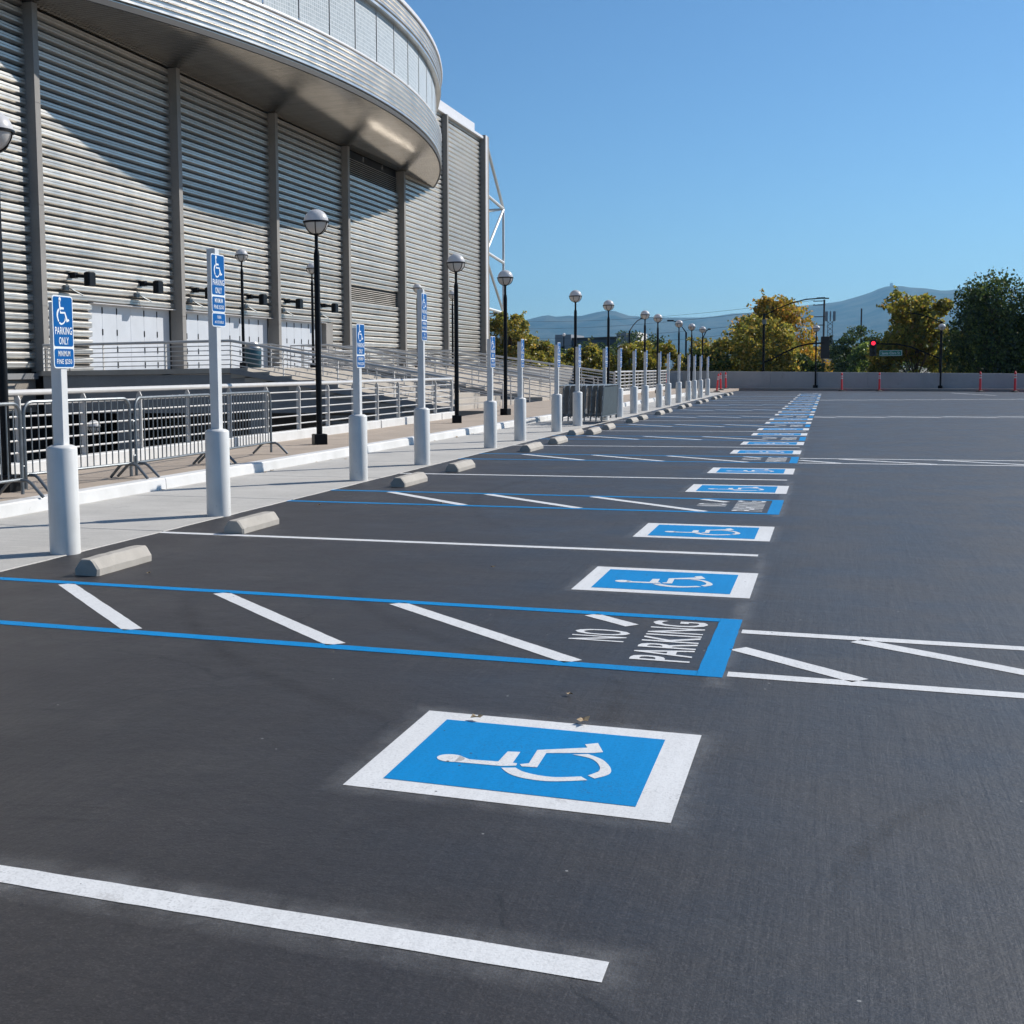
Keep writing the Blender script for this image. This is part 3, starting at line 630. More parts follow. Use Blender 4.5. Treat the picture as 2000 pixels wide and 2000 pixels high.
# low white wall carrying the near railing
for (ya, yb, lab) in ((-12, 27.95, 'long low white wall under the front railing, left of the joint'), (28.0, 32.95, 'short middle block of the low white wall under the front railing'), (33.0, 34.5, 'last short block of the low white wall where the front railing ends')):
    w = MB().cbox(-9.95, -9.74, ya, yb, -0.1, 0.335, 0.012).build('low_wall', M_KERB); tag(w, lab, 'wall', 'low white walls under the front railing')
rail_thing([(-9.85, 6.0, 0.335), (-9.85, 34.25, 0.335)], 'white steel guard railing with five thin rails on the low white wall behind the barricades', 'white steel railings', 0.95, 5, 1.57, 0.042, 0.0145)
w = MB().cbox(-9.95, -9.74, 63.0, 84.5, -0.1, 0.335, 0.012).build('low_wall', M_KERB); tag(w, 'distant low white wall under the far grid-like railing behind the globe lamps', 'wall', 'low white walls under the front railing')
rail_thing([(-9.85, 63.2, 0.335), (-9.85, 84.2, 0.335)], 'distant white railing on a low wall seen between the far sign posts', 'white steel railings', 1.04, 5, 1.57, 0.047, 0.03)
rail_thing([(-29.45, 42.32, ZP), (-28.42, 42.32, ZP), (-28.42, PY0+0.06, ZP), (SX, PY0+0.06, ZP), (-11.7, PY0+0.06, 0.26)], 'guard railing along the plaza edge that turns down the near side of the stairs', 'white steel railings', 1.0, 5, 2.4, 0.055, 0.02)
rail_thing([(-21.5, 50.0, ZP), (SX, 50.0, ZP), (-11.2, 50.0, 0.16)], 'sloping guard railing at the far side of the near stairs', 'white steel railings', 1.0, 4, 1.7, 0.05, 0.02, 'round')
rail_thing([(-21.5, 54.0, ZP), (SX, 54.0, ZP), (-11.2, 54.0, 0.16)], 'sloping guard railing beyond the gap, at the near side of the far stairs', 'white steel railings', 1.0, 4, 1.7, 0.05, 0.02, 'round')
rail_thing([(-29.5, 70.0, ZP), (SX, 70.0, ZP), (-11.0, 70.0, 0.3)], 'farthest sloping guard railing of the stairs, in front of the yellow-green trees', 'white steel railings', 1.0, 5, 1.7, 0.06, 0.03, 'round')
for (yh, lab) in ((43.6, 'handrail on the near stairs, closest to the plaza corner'), (46.8, 'handrail on the near stairs, second from the plaza corner'), (58.0, 'handrail on the far stairs just past the gap'), (62.0, 'handrail in the middle of the far stairs'), (66.0, 'handrail on the far stairs nearest the farthest railing')):
    rail_thing([(-20.6, yh, ZP), (-20.0, yh, ZP), (-11.2, yh, 0.16), (-10.7, yh, 0.15)], lab, 'white stair handrails', 0.92, 1, 2.2, 0.03, 0.022, 'round', 'handrail')
# plaza crossing rails near the far bays
rail_thing([(-26.5, 57.5, ZP), (-26.5, 69.5, ZP)], 'white railing on the plaza in front of the louvred bay', 'white steel railings', 1.05, 4, 2.0, 0.06, 0.02, 'round')

# ------------------------------------------------------------------ arena building
BX = -30.0
YC = [19.5, 31.0, 42.55, 54.1, 65.45, 76.75, 88.2, 99.35, 110.8]
ZTOP, ZSOF = 22.7, 16.42
DCX, DCY, DR = -96.49, 66.57, 72.95
ar = empty('arena_building', (BX, 66.0, 0), 0, 'large arena clad in ribbed metal with a curved overhanging glass-block drum', 'building')
AO = Vector((BX, 66.0, 0))
def abuild(mb, name, m, smooth=False, parent=ar, org=AO):
    mb.v = [tuple(Vector(p)-org) for p in mb.v]; return mb.build(name, m, parent, smooth)
body = MB()
body.box(-110, BX-0.34, -20, 111.9, -4.8, ZTOP); abuild(body, 'core', M_BACK)
PER, DEP = 0.39, 0.19
RIBP = [(0, 0.025), (DEP, 0.085), (DEP, 0.168), (DEP-0.035, 0.176), (DEP-0.035, 0.186), (DEP, 0.196), (DEP, 0.272), (DEP*0.93, 0.292), (0.0, 0.365)]
def rib_mesh(y0, y1, n=1, joint=True):
    mb = MB()
    for k in range(n):
        for (d0, z0), (d1, z1) in zip(RIBP[:-1], RIBP[1:]):
            mb.quad((d0, y0, z0+k*PER), (d0, y1, z0+k*PER), (d1, y1, z1+k*PER), (d1, y0, z1+k*PER))
        for y in (y0, y1):
            mb.quad(*[(d, y, z+k*PER) for d, z in RIBP]); 
    return mb
# per bay: list of (y0, y1, z0, z1) rib fields
def bay(i, fields, individual=True):
    y0, y1 = YC[i], YC[i+1]-0.35
    b_ = MB().quad((BX-0.33, y0-0.2, -0.3 if i < 2 else ZP-0.1), (BX-0.33, y1+0.2, -0.3 if i < 2 else ZP-0.1), (BX-0.33, y1+0.2, ZTOP), (BX-0.33, y0-0.2, ZTOP))
    pan = MB()
    for (a, b2, z0, z1) in fields: pan.box(BX-0.30, BX-0.16, a, b2, z0, z1)
    po = abuild(pan, 'wall_panel', M_BACK)
    for (a, b2, z0, z1) in fields:
        n = int(round((z1-z0)/PER))
        if individual:
            me = rib_mesh(a-66.0, b2-66.0).mesh('rib', M_RIB)
            for k in range(n):
                o = bpy.data.objects.new('rib', me); COL.objects.link(o); o.parent = po; o.location = (-0.155, 0, z0+k*PER)
        else:
            mb = rib_mesh(a-66.0, b2-66.0, n); mb.v = [(x-0.155, y, z+z0) for x, y, z in mb.v]
            o = mb.build('ribs', M_RIB, po); o['kind'] = 'stuff'
ZF = ZP+0.02
HD = 4.745
bay(0, [(YC[0], YC[1]-0.35, ZF+0.06, ZTOP)], False)
bay(1, [(YC[1]+0.02, YC[2]-0.37, ZF+0.06, ZF+0.06+PER*53)])
dz1 = ZF+PER*7.7
D1 = (46.4, 53.65); 
bay(2, [(YC[2]+0.02, D1[0], HD-PER*8, HD), (YC[2]+0.02, YC[3]-0.37, HD, HD+PER*31)])
bay(3, [(YC[3]+0.02, YC[4]-0.37, HD, HD+PER*31)])
bay(4, [(74.4, YC[5]-0.37, HD-PER*8, HD), (YC[4]+0.02, YC[5]-0.37, HD, HD+PER*31)])
L1A, L1B, L2A, L2B = 6.30, 7.47, 14.9, 16.1
bay(5, [(YC[5]+0.02, YC[6]-0.37, ZF, L1A), (YC[5]+0.02, YC[6]-0.37, L1B, L2A)])
bay(6, [(YC[6]+0.02, YC[7]-0.37, ZF, ZTOP)], False)
bay(7, [(YC[7]+0.02, YC[8]-0.02, ZF, ZTOP)], False)
# louvres
for (za, zb) in ((L1A, L1B), (L2A, L2B)):
    fr_ = MB().box(BX-0.31, BX-0.2, YC[5]+0.02, YC[6]-0.37, za, zb); lo = abuild(fr_, 'louvre_vent', M_BACK)
    sl = MB(); sl.loft([[(0, y, 0), (0.10, y, -0.07), (0.11, y, -0.06), (0.01, y, 0.012)] for y in (YC[5]+0.03-66, YC[6]-0.38-66)]); me = sl.mesh('slat', M_RIB)
    n = 8
    for k in range(n):
        o = bpy.data.objects.new('slat', me); COL.objects.link(o); o.parent = lo; o.location = (-0.2, 0, za+0.1+(zb-za-0.1)*k/n)
# columns (concrete fins)
for i, y in enumerate(YC):
    if i == len(YC)-1: continue
    zt = ZTOP if i in (0, 1, 7) else (ZTOP if i == 6 else ZSOF-0.002)
    mb = MB()
    zs = [-4.6 if y < PY0+2 else ZP-0.02, 4.4, 8.45, 12.5, 16.4, 20.5, ZTOP]; zs = [z for z in zs if z < zt]+[zt]
    for a, b2 in zip(zs[:-1], zs[1:]): mb.box(BX-0.2, BX+0.46, y-0.36, y, a+0.008, b2-0.008)
    mb.box(BX-0.2, BX+0.445, y-0.345, y-0.015, zs[0], zt-0.01); abuild(mb, 'column', M_COLUMN)
mb = MB().box(BX-1.2, BX+0.50, 110.8, 112.1, ZP-0.02, ZTOP+0.35); abuild(mb, 'corner_column', M_COLUMN)
MB_ = MB().box(BX-1.21, BX+0.51, 111.05, 111.55, ZP, ZTOP+0.36); abuild(MB_, 'corner_strip', M_CAP)
# coping
mb = MB().box(BX-0.4, BX+0.35, 90, 110.79, ZTOP, ZTOP+0.22); abuild(mb, 'coping', M_CAP); mb = MB().box(BX-0.5, BX+0.2, 90, 108.3, ZTOP+0.222, ZTOP+0.95); abuild(mb, 'coping', M_CAP); mb = MB().box(BX-0.4, BX+0.35, 19, 38, ZTOP, ZTOP+0.22); abuild(mb, 'coping', M_CAP)
# lower concrete wall and ledge left of the plaza
mb = MB().box(BX-0.32, BX-0.02, -14, 42.18, 0.08, 1.42); abuild(mb, 'base_wall', M_BEIGE)
mb = MB().box(BX-0.34, BX+0.14, 19, YC[2]-0.37, 1.422, 1.66); abuild(mb, 'ledge', M_CONC)
# doors
def doors(ya, yb, n, groups):
    fr_ = MB().box(BX-0.34, BX-0.30, ya-0.02, yb+0.02, ZP+0.001, HD); do = abuild(fr_, 'door_bank', M_DOOR)
    w = (yb-ya)/n; me = MB().cbox(0, 0.045, 0.006, w-0.006, 0.012, HD-ZP-0.03, 0.004).mesh('door_leaf', M_DOOR); hm = MB()
    hm.box(0.045, 0.07, -0.03, 0.03, -0.14, 0.14); hme = hm.mesh('handle', M_BLACK)
    for k in range(n):
        o = bpy.data.objects.new('door_leaf', me); COL.objects.link(o); o.parent = do; o.location = (-0.298, ya-66+k*w, ZP)
        if k in groups:
            for z in (0.28, 0.98, 1.75, 2.72):
                h = bpy.data.objects.new('handle', hme); COL.objects.link(h); h.parent = do; h.location = (-0.298, ya-66+(k+1)*w, ZP+z)
doors(D1[0]+0.05, D1[1], 6, (0, 1, 3, 4))
doors(YC[3]+0.1, YC[4]-0.45, 9, (0, 1, 3, 4, 5, 6, 7))
doors(YC[4]+0.1, 73.2, 7, (0, 1, 2, 3, 4, 5))
mb = MB().box(BX-0.3, BX+0.05, 73.25, 74.38, ZP+.002, HD); abuild(mb, 'door_jamb', M_COLUMN)
# header over the doors (throws the band of shade)
mb = MB().box(BX-0.32, BX+0.13, D1[0]-0.0, D1[1]+0.02, HD-0.03, HD-0.004); mb.box(BX-0.32, BX+0.13, YC[3]+0.05, YC[4]-0.4, HD-0.03, HD-0.004); mb.box(BX-0.32, BX+0.13, YC[4]+0.05, 73.24, HD-0.03, HD-0.004); abuild(mb, 'door_header', M_CAP)
# drum
TH0, TH1 = -0.4345, 0.4345
def arcpts(r, n, t0=TH0, t1=TH1): return [(DCX+r*cos(t), DCY+r*sin(t)) for t in [t0+(t1-t0)*i/n for i in range(n+1)]]
def arc_band(prof, n=72, t0=TH0, t1=TH1):
    mb = MB(); P = [[(DCX+(DR+d)*cos(t), DCY+(DR+d)*sin(t), z) for d, z in prof] for t in [t0+(t1-t0)*i/n for i in range(n+1)]]
    k = len(prof); mb.v = [p for r in P for p in r]
    for i in range(n):
        for j in range(k-1): mb.f.append((i*k+j, i*k+j+1, (i+1)*k+j+1, (i+1)*k+j))
    mb.f.append(tuple(range(k))); mb.f.append(tuple(n*k+j for j in reversed(range(k))))
    return mb
ap = arcpts(DR-0.02, 72)
mb = MB(); LW, AMP = 0.24, 0.0185; ya_, yb_ = DCY+(DR-0.02)*sin(TH0), DCY+(DR-0.02)*sin(TH1); ns = int((yb_-ya_)/LW*8)
for i in range(ns+1):
    y = ya_+(yb_-ya_)*i/ns; x = DCX+sqrt(max(0, (DR-0.02)**2-(y-DCY)**2)); z = ZSOF+AMP*cos(2*pi*y/LW)+AMP; mb.v += [(BX-0.1, y, z), (max(x, BX-0.09), y, z)]
    if i: k_ = 2*i; mb.f.append((k_-2, k_-1, k_+1, k_))
abuild(mb, 'soffit', M_SOFF, 'all')
mb = MB().quad(*[(x, y, 23.15) for x, y in ap], (BX-0.1, ap[-1][1], 23.15), (BX-0.1, ap[0][1], 23.15)); abuild(mb, 'drum_roof', M_BACK)
abuild(arc_band([(-0.06, ZSOF-0.02), (0.05, ZSOF-0.02), (0.05, ZSOF+0.22), (0.0, ZSOF+0.24), (-0.06, ZSOF+0.24)]), 'soffit_trim', M_BACK, True)
FP = 0.275
frib = [(-0.06, 0), (-0.03, 0.0), (-0.03, 0.045), (0.09, 0.075), (0.10, 0.09), (0.10, 0.17), (0.085, 0.19), (-0.03, 0.25), (-0.03, FP), (-0.06, FP)]
fo = MB(); base = arc_band([(a, b2) for a, b2 in frib]); base.v = [tuple(Vector(p)-AO) for p in base.v]; fme = base.mesh('fascia_rib', M_FASC)
core = arc_band([(-0.3, ZSOF+0.24), (-0.061, ZSOF+0.24), (-0.061, 18.72), (-0.3, 18.72)]); fo = abuild(core, 'lower_fascia', M_FASC)
zf = ZSOF+0.24
for k in range(7):
    o = bpy.data.objects.new('fascia_rib', fme); COL.objects.link(o); o.parent = fo; o.location = (0, 0, zf+k*FP)
abuild(arc_band([(-0.45, zf+7*FP), (0.10, zf+7*FP), (0.12, zf+7*FP+0.05), (0.10, zf+7*FP+0.11), (-0.45, zf+7*FP+0.13)]), 'fascia_cap', M_CAP, True)
zg0, zg1 = zf+7*FP+0.13, 21.85
core = arc_band([(-0.5, 21.85), (0.04, 21.85), (0.04, 22.0), (-0.02, 22.0), (-0.02, 23.2), (-0.5, 23.2)]); uo = abuild(core, 'upper_fascia', M_FASC)
for k in range(4):
    o = bpy.data.objects.new('fascia_rib', fme); COL.objects.link(o); o.parent = uo; o.location = (0, 0, 22.0+k*0.275)
abuild(arc_band([(-0.3, 23.1), (0.20, 23.1), (0.22, 23.2), (0.20, 23.32), (-0.3, 23.34)]), 'roof_rim', M_CAP, True)
npan = 20
for k in range(npan):
    t0 = TH0+(TH1-TH0)*k/npan; t1 = TH0+(TH1-TH0)*(k+1)/npan; g_ = 0.0006
    mb = MB(); nn = 4; rr = DR-0.30
    for i in range(nn):
        a, b2 = t0+g_+(t1-t0-2*g_)*i/nn, t0+g_+(t1-t0-2*g_)*(i+1)/nn
        mb.quad((DCX+rr*cos(a), DCY+rr*sin(a), zg0), (DCX+rr*cos(b2), DCY+rr*sin(b2), zg0), (DCX+rr*cos(b2), DCY+rr*sin(b2), zg1), (DCX+rr*cos(a), DCY+rr*sin(a), zg1))
    o = abuild(mb, 'glass_panel', M_GLASSB); uvl = o.data.uv_layers.new(name='UVMap')
    for p in o.data.polygons:
        for li in p.loop_indices:
            v = o.data.vertices[o.data.loops[li].vertex_index].co; ang = atan2(v.y+66-DCY, v.x+BX-DCX); uvl.data[li].uv = (ang*rr, v.z-zg0)
    mb = MB().bar((DCX+(rr+0.03)*cos(t0), DCY+(rr+0.03)*sin(t0), zg0), (DCX+(rr+0.03)*cos(t0), DCY+(rr+0.03)*sin(t0), zg1), 0.016, 4); abuild(mb, 'mullion', M_CAP)
# steel truss on the end of the arena
tr = empty('steel_truss', (BX, 112.0, 0), 0, 'white steel zigzag truss standing against the far end corner of the arena', 'truss')
def member(p, q, r=0.11): 
    o = Vector((BX, 112, 0)); MB().bar(Vector(p)-o, Vector(q)-o, r, 6).build('member', M_TRUSS, tr, True)
TY = 118.6; zA, zC, zB, zD, zE = 17.3, 12.6, 12.0, 7.2, 3.4
for x in (BX+0.2, BX-3.2):
    i0 = 112.1
    member((x, i0, ZTOP), (x, TY, zA), .15); member((x, TY, zA), (x, i0, zC), .13); member((x, i0, zC-0.6), (x, TY, zD), .13); member((x, TY, zD), (x, 115.3, ZP-2.2), .16)
    member((x, i0, zA+0.6), (x, TY, zA), .14); member((x, i0, zD+0.2), (x, TY, zD), .14); member((x, TY, zA), (x, TY, zD), .12); member((x, i0, zC), (x, TY, zC-0.5), .14)
member((BX+0.2, TY, zA), (BX-3.2, TY, zA), .1); member((BX+0.2, TY, zD), (BX-3.2, TY, zD), .1); member((BX+0.2, TY, zA), (BX-3.2, 112.1, zA-1.4), .1); member((BX+0.2, TY, zD), (BX-3.2, 112.1, zD-1.4), .1)

# floodlights on the wall
fl0 = None
FLY = [44.9, 50.6, 55.7, 62.0, 67.0, 72.6, 73.6]
for i, y in enumerate(FLY[:6]):
    if fl0 is None:
        fl0 = empty('floodlight', (BX, y, 5.6), 0, 'black floodlight on a short wall arm above the left end of the first door bank', 'floodlight', 'floodlights on the arena wall')
        MB().box(-0.05, 0.30, -0.10, 0.12, 0.10, 0.34).build('mount_box', M_BLACK, fl0); MB().bar((0.3, 0, 0.18), (0.75, 0.1, 0.14), 0.07, 6).build('arm', M_BLACK, fl0)
        MB().cbox(0.72, 1.02, -0.12, 0.42, -0.26, 0.34, 0.05).build('lamp_head', M_BLACK, fl0)
        MB().box(0.0, 0.16, -0.62, -0.34, -0.44, -0.22).build('junction_box', M_GALV, fl0); MB().bar((0.05, -0.35, -0.3), (0.4, 0.3, -0.62), 0.03, 5).build('conduit', M_GALV, fl0)
    else:
        c = copy_tree(fl0); c.location = (BX, y, 5.6)
        c['label'] = 'black floodlight on a wall arm, ' + ('above the right end of the first door bank', 'above the left end of the second door bank', 'above the right end of the second door bank', 'above the left end of the third door bank', 'above the dark jamb beside the third door bank')[i-1]

# ------------------------------------------------------------------ lamp posts
def make_lamp(loc, label, group):
    t = empty('lamp_post', loc, 0, label, 'lamp post', group)
    MB().cbox(-0.125, 0.125, -0.125, 0.125, 0, 0.2, 0.012).build('base', M_BLACK, t)
    MB().lathe([(0.058, 0.195), (0.056, 3.55), (0.050, 3.60), (0.034, 3.66), (0.034, 3.90), (0.075, 3.935)], 14).build('pole', M_BLACK, t, True)
    zc, R = 4.155, 0.232
    pr = [(R*cos(a), R*sin(a)) for a in [radians(v) for v in range(2, 91, 8)]]
    MB().lathe([(R, 0.0)]+[(max(r, 0.002), z) for r, z in pr], 28, (0, 0, zc), False).build('globe_cap', M_GLOBE, t, 'all')
    pr = [(R*0.965*cos(a), R*0.965*sin(a)) for a in [radians(v) for v in range(-78, 1, 8)]]
    MB().lathe([(max(r, 0.002), z) for r, z in pr], 28, (0, 0, zc), False).build('globe_lens', M_LENS, t, 'all')
    cg = MB(); RR = R*1.02
    cg.lathe([(RR-0.012, -0.014), (RR+0.010, -0.014), (RR+0.010, 0.012), (RR-0.012, 0.012)], 32, (0, 0, zc))
    for k in range(6):
        a = k*pi/3+0.2
        cg.tube([(RR*cos(b2)*cos(a), RR*cos(b2)*sin(a), zc+RR*sin(b2)) for b2 in [radians(v) for v in range(0, -79, -9)]], 0.0095, 5)
    cg.build('cage', M_BLACK, t, True)
    return t
row = [(-8.58, 11.88, 'nearest globe lamp post, at the left edge, beside the first barricade'), (-8.56, 21.31, 'tall-looking globe lamp post between the second and third sign bollards, in front of the doors'),
       (-8.68, 30.86, 'globe lamp post where the front railing ends, before the far bays of the arena'), (-8.80, 36.5, 'globe lamp post in front of the white steel truss'),
       (-8.7, 46.94, 'globe lamp post just left of the stacked barricades'), (-8.7, 54.4, 'globe lamp post just behind the stacked barricades'),
       (-8.6, 65.0, 'globe lamp post with a street light arm showing close to its right'), (-8.55, 69.7, 'globe lamp post at the middle of the far grid-like railing'),
       (-8.5, 79.4, 'globe lamp post at the right end of the far grid-like railing'), (-8.4, 86.0, 'globe lamp post near the corner of the parapet, left of two'), (-8.3, 92.5, 'last small globe lamp post of the row, against the olive tree')]
lamp0 = make_lamp((row[0][0], row[0][1], 0.15), row[0][2], 'globe lamp posts along the sidewalk')
def lamp(x, y, z, label, group):
    c = copy_tree(lamp0); c.location = (x, y, z); c['label'] = label; c['group'] = group; c.rotation_euler = (0, 0, random.random()*2); return c
for x, y, lab in row[1:]: lamp(x, y, 0.15, lab, 'globe lamp posts along the sidewalk')
for x, y, z, lab in ((-20.0, 41.2, ZP, 'globe lamp post on the plaza beside the dark teal bin'), (-20.0, 47.8, ZP, 'globe lamp post on the plaza, seen just left of a nearer black pole'), (-19.9, 61.6, ZP, 'globe lamp post on the plaza behind the fourth sign post'), (-19.9, 68.0, ZP, 'globe lamp post on the plaza half hidden by a nearer lamp pole'), (-23.75, 36.8, -4.42, 'globe lamp down in the sunken court, seen through the barricade bars')):
    lamp(x, y, z, lab, 'globe lamps on the plaza and in the court')
c = lamp(-0.45, 83.6, 0.15, 'globe lamp post standing at the grey parapet, left one of two', 'globe lamp posts at the parapet'); c.scale = (0.91, 0.91, 0.91)
c = lamp(6.4, 78.4, 0.15, 'globe lamp post standing at the grey parapet, right one of two', 'globe lamp posts at the parapet'); c.scale = (0.85, 0.85, 0.85)

# ------------------------------------------------------------------ sign bollards
def rrect(w, h, r, n=5):
    P = []
    for cx, cyy, a0 in ((w/2-r, h/2-r, 0), (-w/2+r, h/2-r, 90), (-w/2+r, -h/2+r, 180), (w/2-r, -h/2+r, 270)):
        P += [(cx+r*cos(radians(a0+90*i/n)), cyy+r*sin(radians(a0+90*i/n))) for i in range(n+1)]
    return P
def to_yz(x, z0=0.0): return lambda p: (x+p[2], p[0], z0+p[1])
PF = 0.049          # half post
XS = PF+0.004
def plate(w, h, name):
    return MB().prism(rrect(w, h, 0.03), lambda u, v, k: (XS+0.003*k, u, v)).mesh(name, M_SWHITE)
def flat(poly, x): return MB().quad(*[(x, u, v) for u, v in poly])
sign_plate_me = plate(0.305, 0.60, 'sign_plate'); van_plate_me = plate(0.305, 0.145, 'van_plate')
bl = MB(); bl.v = []; 
def rr_part(w, h, r, yc):
    return [(u, v+yc) for u, v in rrect(w, h, r)]
up = MB().quad(*[(XS+0.0045, u, v) for u, v in rr_part(0.283, 0.408, 0.022, 0.085)])
lo = MB().quad(*[(XS+0.0045, u, v) for u, v in rr_part(0.283, 0.150, 0.022, -0.214)])
upme = up.mesh('sign_field', M_SBLUE); lome = lo.mesh('fine_field', M_SBLUE)
vfme = MB().quad(*[(XS+0.0045, u, v) for u, v in rr_part(0.283, 0.125, 0.022, 0)]).mesh('sign_field', M_SBLUE)
tx = MB(); Xt = XS+0.006
def addt(mb, body, h, w, yc, bold=0.012): mb.add(text_mb(body, h, w, bold), lambda p: (Xt, p[0], p[1]+yc))
em2 = MB().add(EMB, lambda p: (Xt, p[0]*0.235-0.005, p[1]*0.225+0.165))
emb_me = em2.mesh('wheelchair_emblem', M_SWHITE)
def line_me(*a):
    q = MB(); addt(q, *a); return q.mesh('lettering', M_SWHITE)
tx_mes = [line_me('PARKING', 0.062, 0.25, 0.010), line_me('ONLY', 0.062, 0.145, -0.073), line_me('MINIMUM', 0.046, 0.175, -0.178, 0.008), line_me('FINE $250', 0.046, 0.225, -0.247, 0.008)]
vt_mes = [line_me('VAN', 0.036, 0.085, 0.026, 0.01), line_me('ACCESSIBLE', 0.026, 0.20, -0.025, 0.006)]
pipe_me = MB().lathe([(0.128, -0.02), (0.128, 0.885), (0.122, 0.896), (0.09, 0.912), (0.001, 0.922)], 32).mesh('bollard_pipe', M_BOLL, True)
def post_mesh(h): return MB().cbox(-PF, PF, -PF, PF, 0.86, h, 0.006).mesh('sign_post', M_POST)
post_lo, post_hi = post_mesh(2.10), post_mesh(2.79)
bolt_me = MB().lathe([(0.008, 0), (0.008, 0.004)], 8).mesh('bolt', M_GALV)
BOLL = [(-5.553, 8.65), (-5.569, 11.47), (-5.624, 15.74), (-5.652, 18.66), (-5.678, 23.0), (-5.702, 25.54), (-5.74, 29.45), (-5.82, 32.5), (-5.76, 36.3), (-5.73, 38.8), (-5.73, 41.9), (-5.735, 44.6), (-5.74, 48.5), (-5.73, 51.2), (-5.745, 55.1), (-5.735, 58.9), (-5.80, 62.2), (-5.735, 64.6), (-5.88, 70.0)]
for i, (x, y) in enumerate(BOLL):
    van = i in (1, 3)
    lab = ('white bollard with tall sign post and van accessible plate' if van else 'white bollard with short blue accessible parking sign') + f', {ORD[i]} from the camera'
    t = empty('sign_bollard', (x, y, 0.006), radians(random.uniform(-2, 2)), lab, 'bollard', 'white bollards carrying parking signs')
    def put(me, z=0, par=t, loc=None):
        o = bpy.data.objects.new(me.name.split('.')[0], me); COL.objects.link(o); o.parent = par; o.location = loc or (0, 0, z); return o
    put(pipe_me); po = put(post_hi if van else post_lo)
    zc = 2.43 if van else 1.853
    sp = put(sign_plate_me, zc); put(upme, 0, sp); put(lome, 0, sp); put(emb_me, 0, sp); [put(q, 0, sp) for q in tx_mes]
    if van:
        vp = put(van_plate_me, 2.055); put(vfme, 0, vp); [put(q, 0, vp) for q in vt_mes]

# ------------------------------------------------------------------ wheel stops
def stop_mesh(seed, L=0.80):
    r_ = np.random.default_rng(seed); prof = [(-0.105, 0), (0.105, 0), (0.105, 0.05), (0.062, 0.108), (0.042, 0.124), (-0.042, 0.124), (-0.062, 0.108), (-0.105, 0.05)]
    rings = []
    ys = [-L/2, -L/2+0.02]+[-L/2+L*k/10 for k in range(1, 10)]+[L/2-0.02, L/2]
    for i, y in enumerate(ys):
        sc = 0.9 if i in (0, len(ys)-1) else 1.0
        rings.append([(x*sc+(r_.random()-.5)*0.005, y+(r_.random()-.5)*0.004, z*(0.96 if sc < 1 else 1)+((r_.random()-.5)*0.005 if z > 0 else 0)) for x, z in prof])
    return MB().loft(rings).mesh('wheel_stop', M_STOP)
WS = [(-4.72, 8.10, 0.80), (-4.74, 10.58, 0.82), (-4.77, 15.42, 0.95), (-4.78, 17.88, 0.95), (-4.77, 22.6, 1.1), (-4.76, 24.95, 1.0)]
for a, b2 in zip(AISLE[3:10], AISLE[4:]):
    m_ = (b2-a); WS += [(-4.76, a+AW+0.22*m_, 1.0), (-4.76, b2-AW-0.2*m_, 1.0)]
stops_me = [stop_mesh(k) for k in range(4)]
for i, (x, y, L) in enumerate(WS):
    o = bpy.data.objects.new('wheel_stop', stops_me[i % 4]); COL.objects.link(o); o.location = (x, y, 0.001); o.scale = (1, L/0.80, 1); o.rotation_euler = (0, 0, radians(random.uniform(-1.2, 1.2)))
    tag(o, f'short concrete wheel stop at the head of a stall, {ORD[i]} from the camera', 'wheel stop', 'concrete wheel stops along the stalls')
# two stops pushed together beside the stack
o = bpy.data.objects.new('wheel_stop', stops_me[1]); COL.objects.link(o); o.location = (-5.05, 28.3, 0.001); o.scale = (1, 1.2, 1); tag(o, 'spare wheel stop lying close beside another, below the stacked barricades', 'wheel stop', 'concrete wheel stops along the stalls')
o = bpy.data.objects.new('wheel_stop', stops_me[2]); COL.objects.link(o); o.location = (-4.72, 28.7, 0.001); o.scale = (1, 1.2, 1); tag(o, 'wheel stop touching its spare twin, right one of the close pair', 'wheel stop', 'concrete wheel stops along the stalls')

# ------------------------------------------------------------------ crowd barricades
def make_barrier(L, feet=True, sheet=False):
    """built along +Y from 0 to L, stands on z=0"""
    parts = []
    H0, H1, r, rc = 0.20, 1.05, 0.021, 0.13
    path = [(0, 0, H0-0.17 if feet else H0-0.12)]+[(0, 0, H1-rc)]+[(0, rc-rc*cos(a), H1-rc+rc*sin(a)) for a in [radians(v) for v in (18, 36, 54, 72, 90)]]
    path += [(0, L-y, z) for _, y, z in reversed(path)]
    parts.append(('frame', MB().tube(path, r, 8).bar((0, 0, H0), (0, L, H0), r*0.85, 8)))
    n = int(L/0.118); 
    for k in range(1, n):
        y = L*k/n; zt = H1 if rc < y < L-rc else H1-rc*0.5
        parts.append(('bar', MB().bar((0, y, H0), (0, y, zt-0.005), 0.0085, 6)))
    for z in (0.75, 0.30): parts.append(('hinge', MB().tube([(0, -0.015, z), (0, -0.05, z), (0, -0.06, z-0.02), (0, -0.06, z-0.1)], 0.011, 6)))
    if feet:
        for y in (0.045, L-0.045):
            parts.append(('foot', MB().tube([(-0.31, y, 0.012), (-0.15, y, 0.165), (-0.10, y, 0.19), (0.10, y, 0.19), (0.15, y, 0.165), (0.31, y, 0.012)], 0.020, 8)))
    if sheet:
        parts.append(('sheet_panel', MB().box(0.010, 0.016, 0.06, L-0.06, H0+0.02, H1-0.04)))
    return parts
_bm = {}
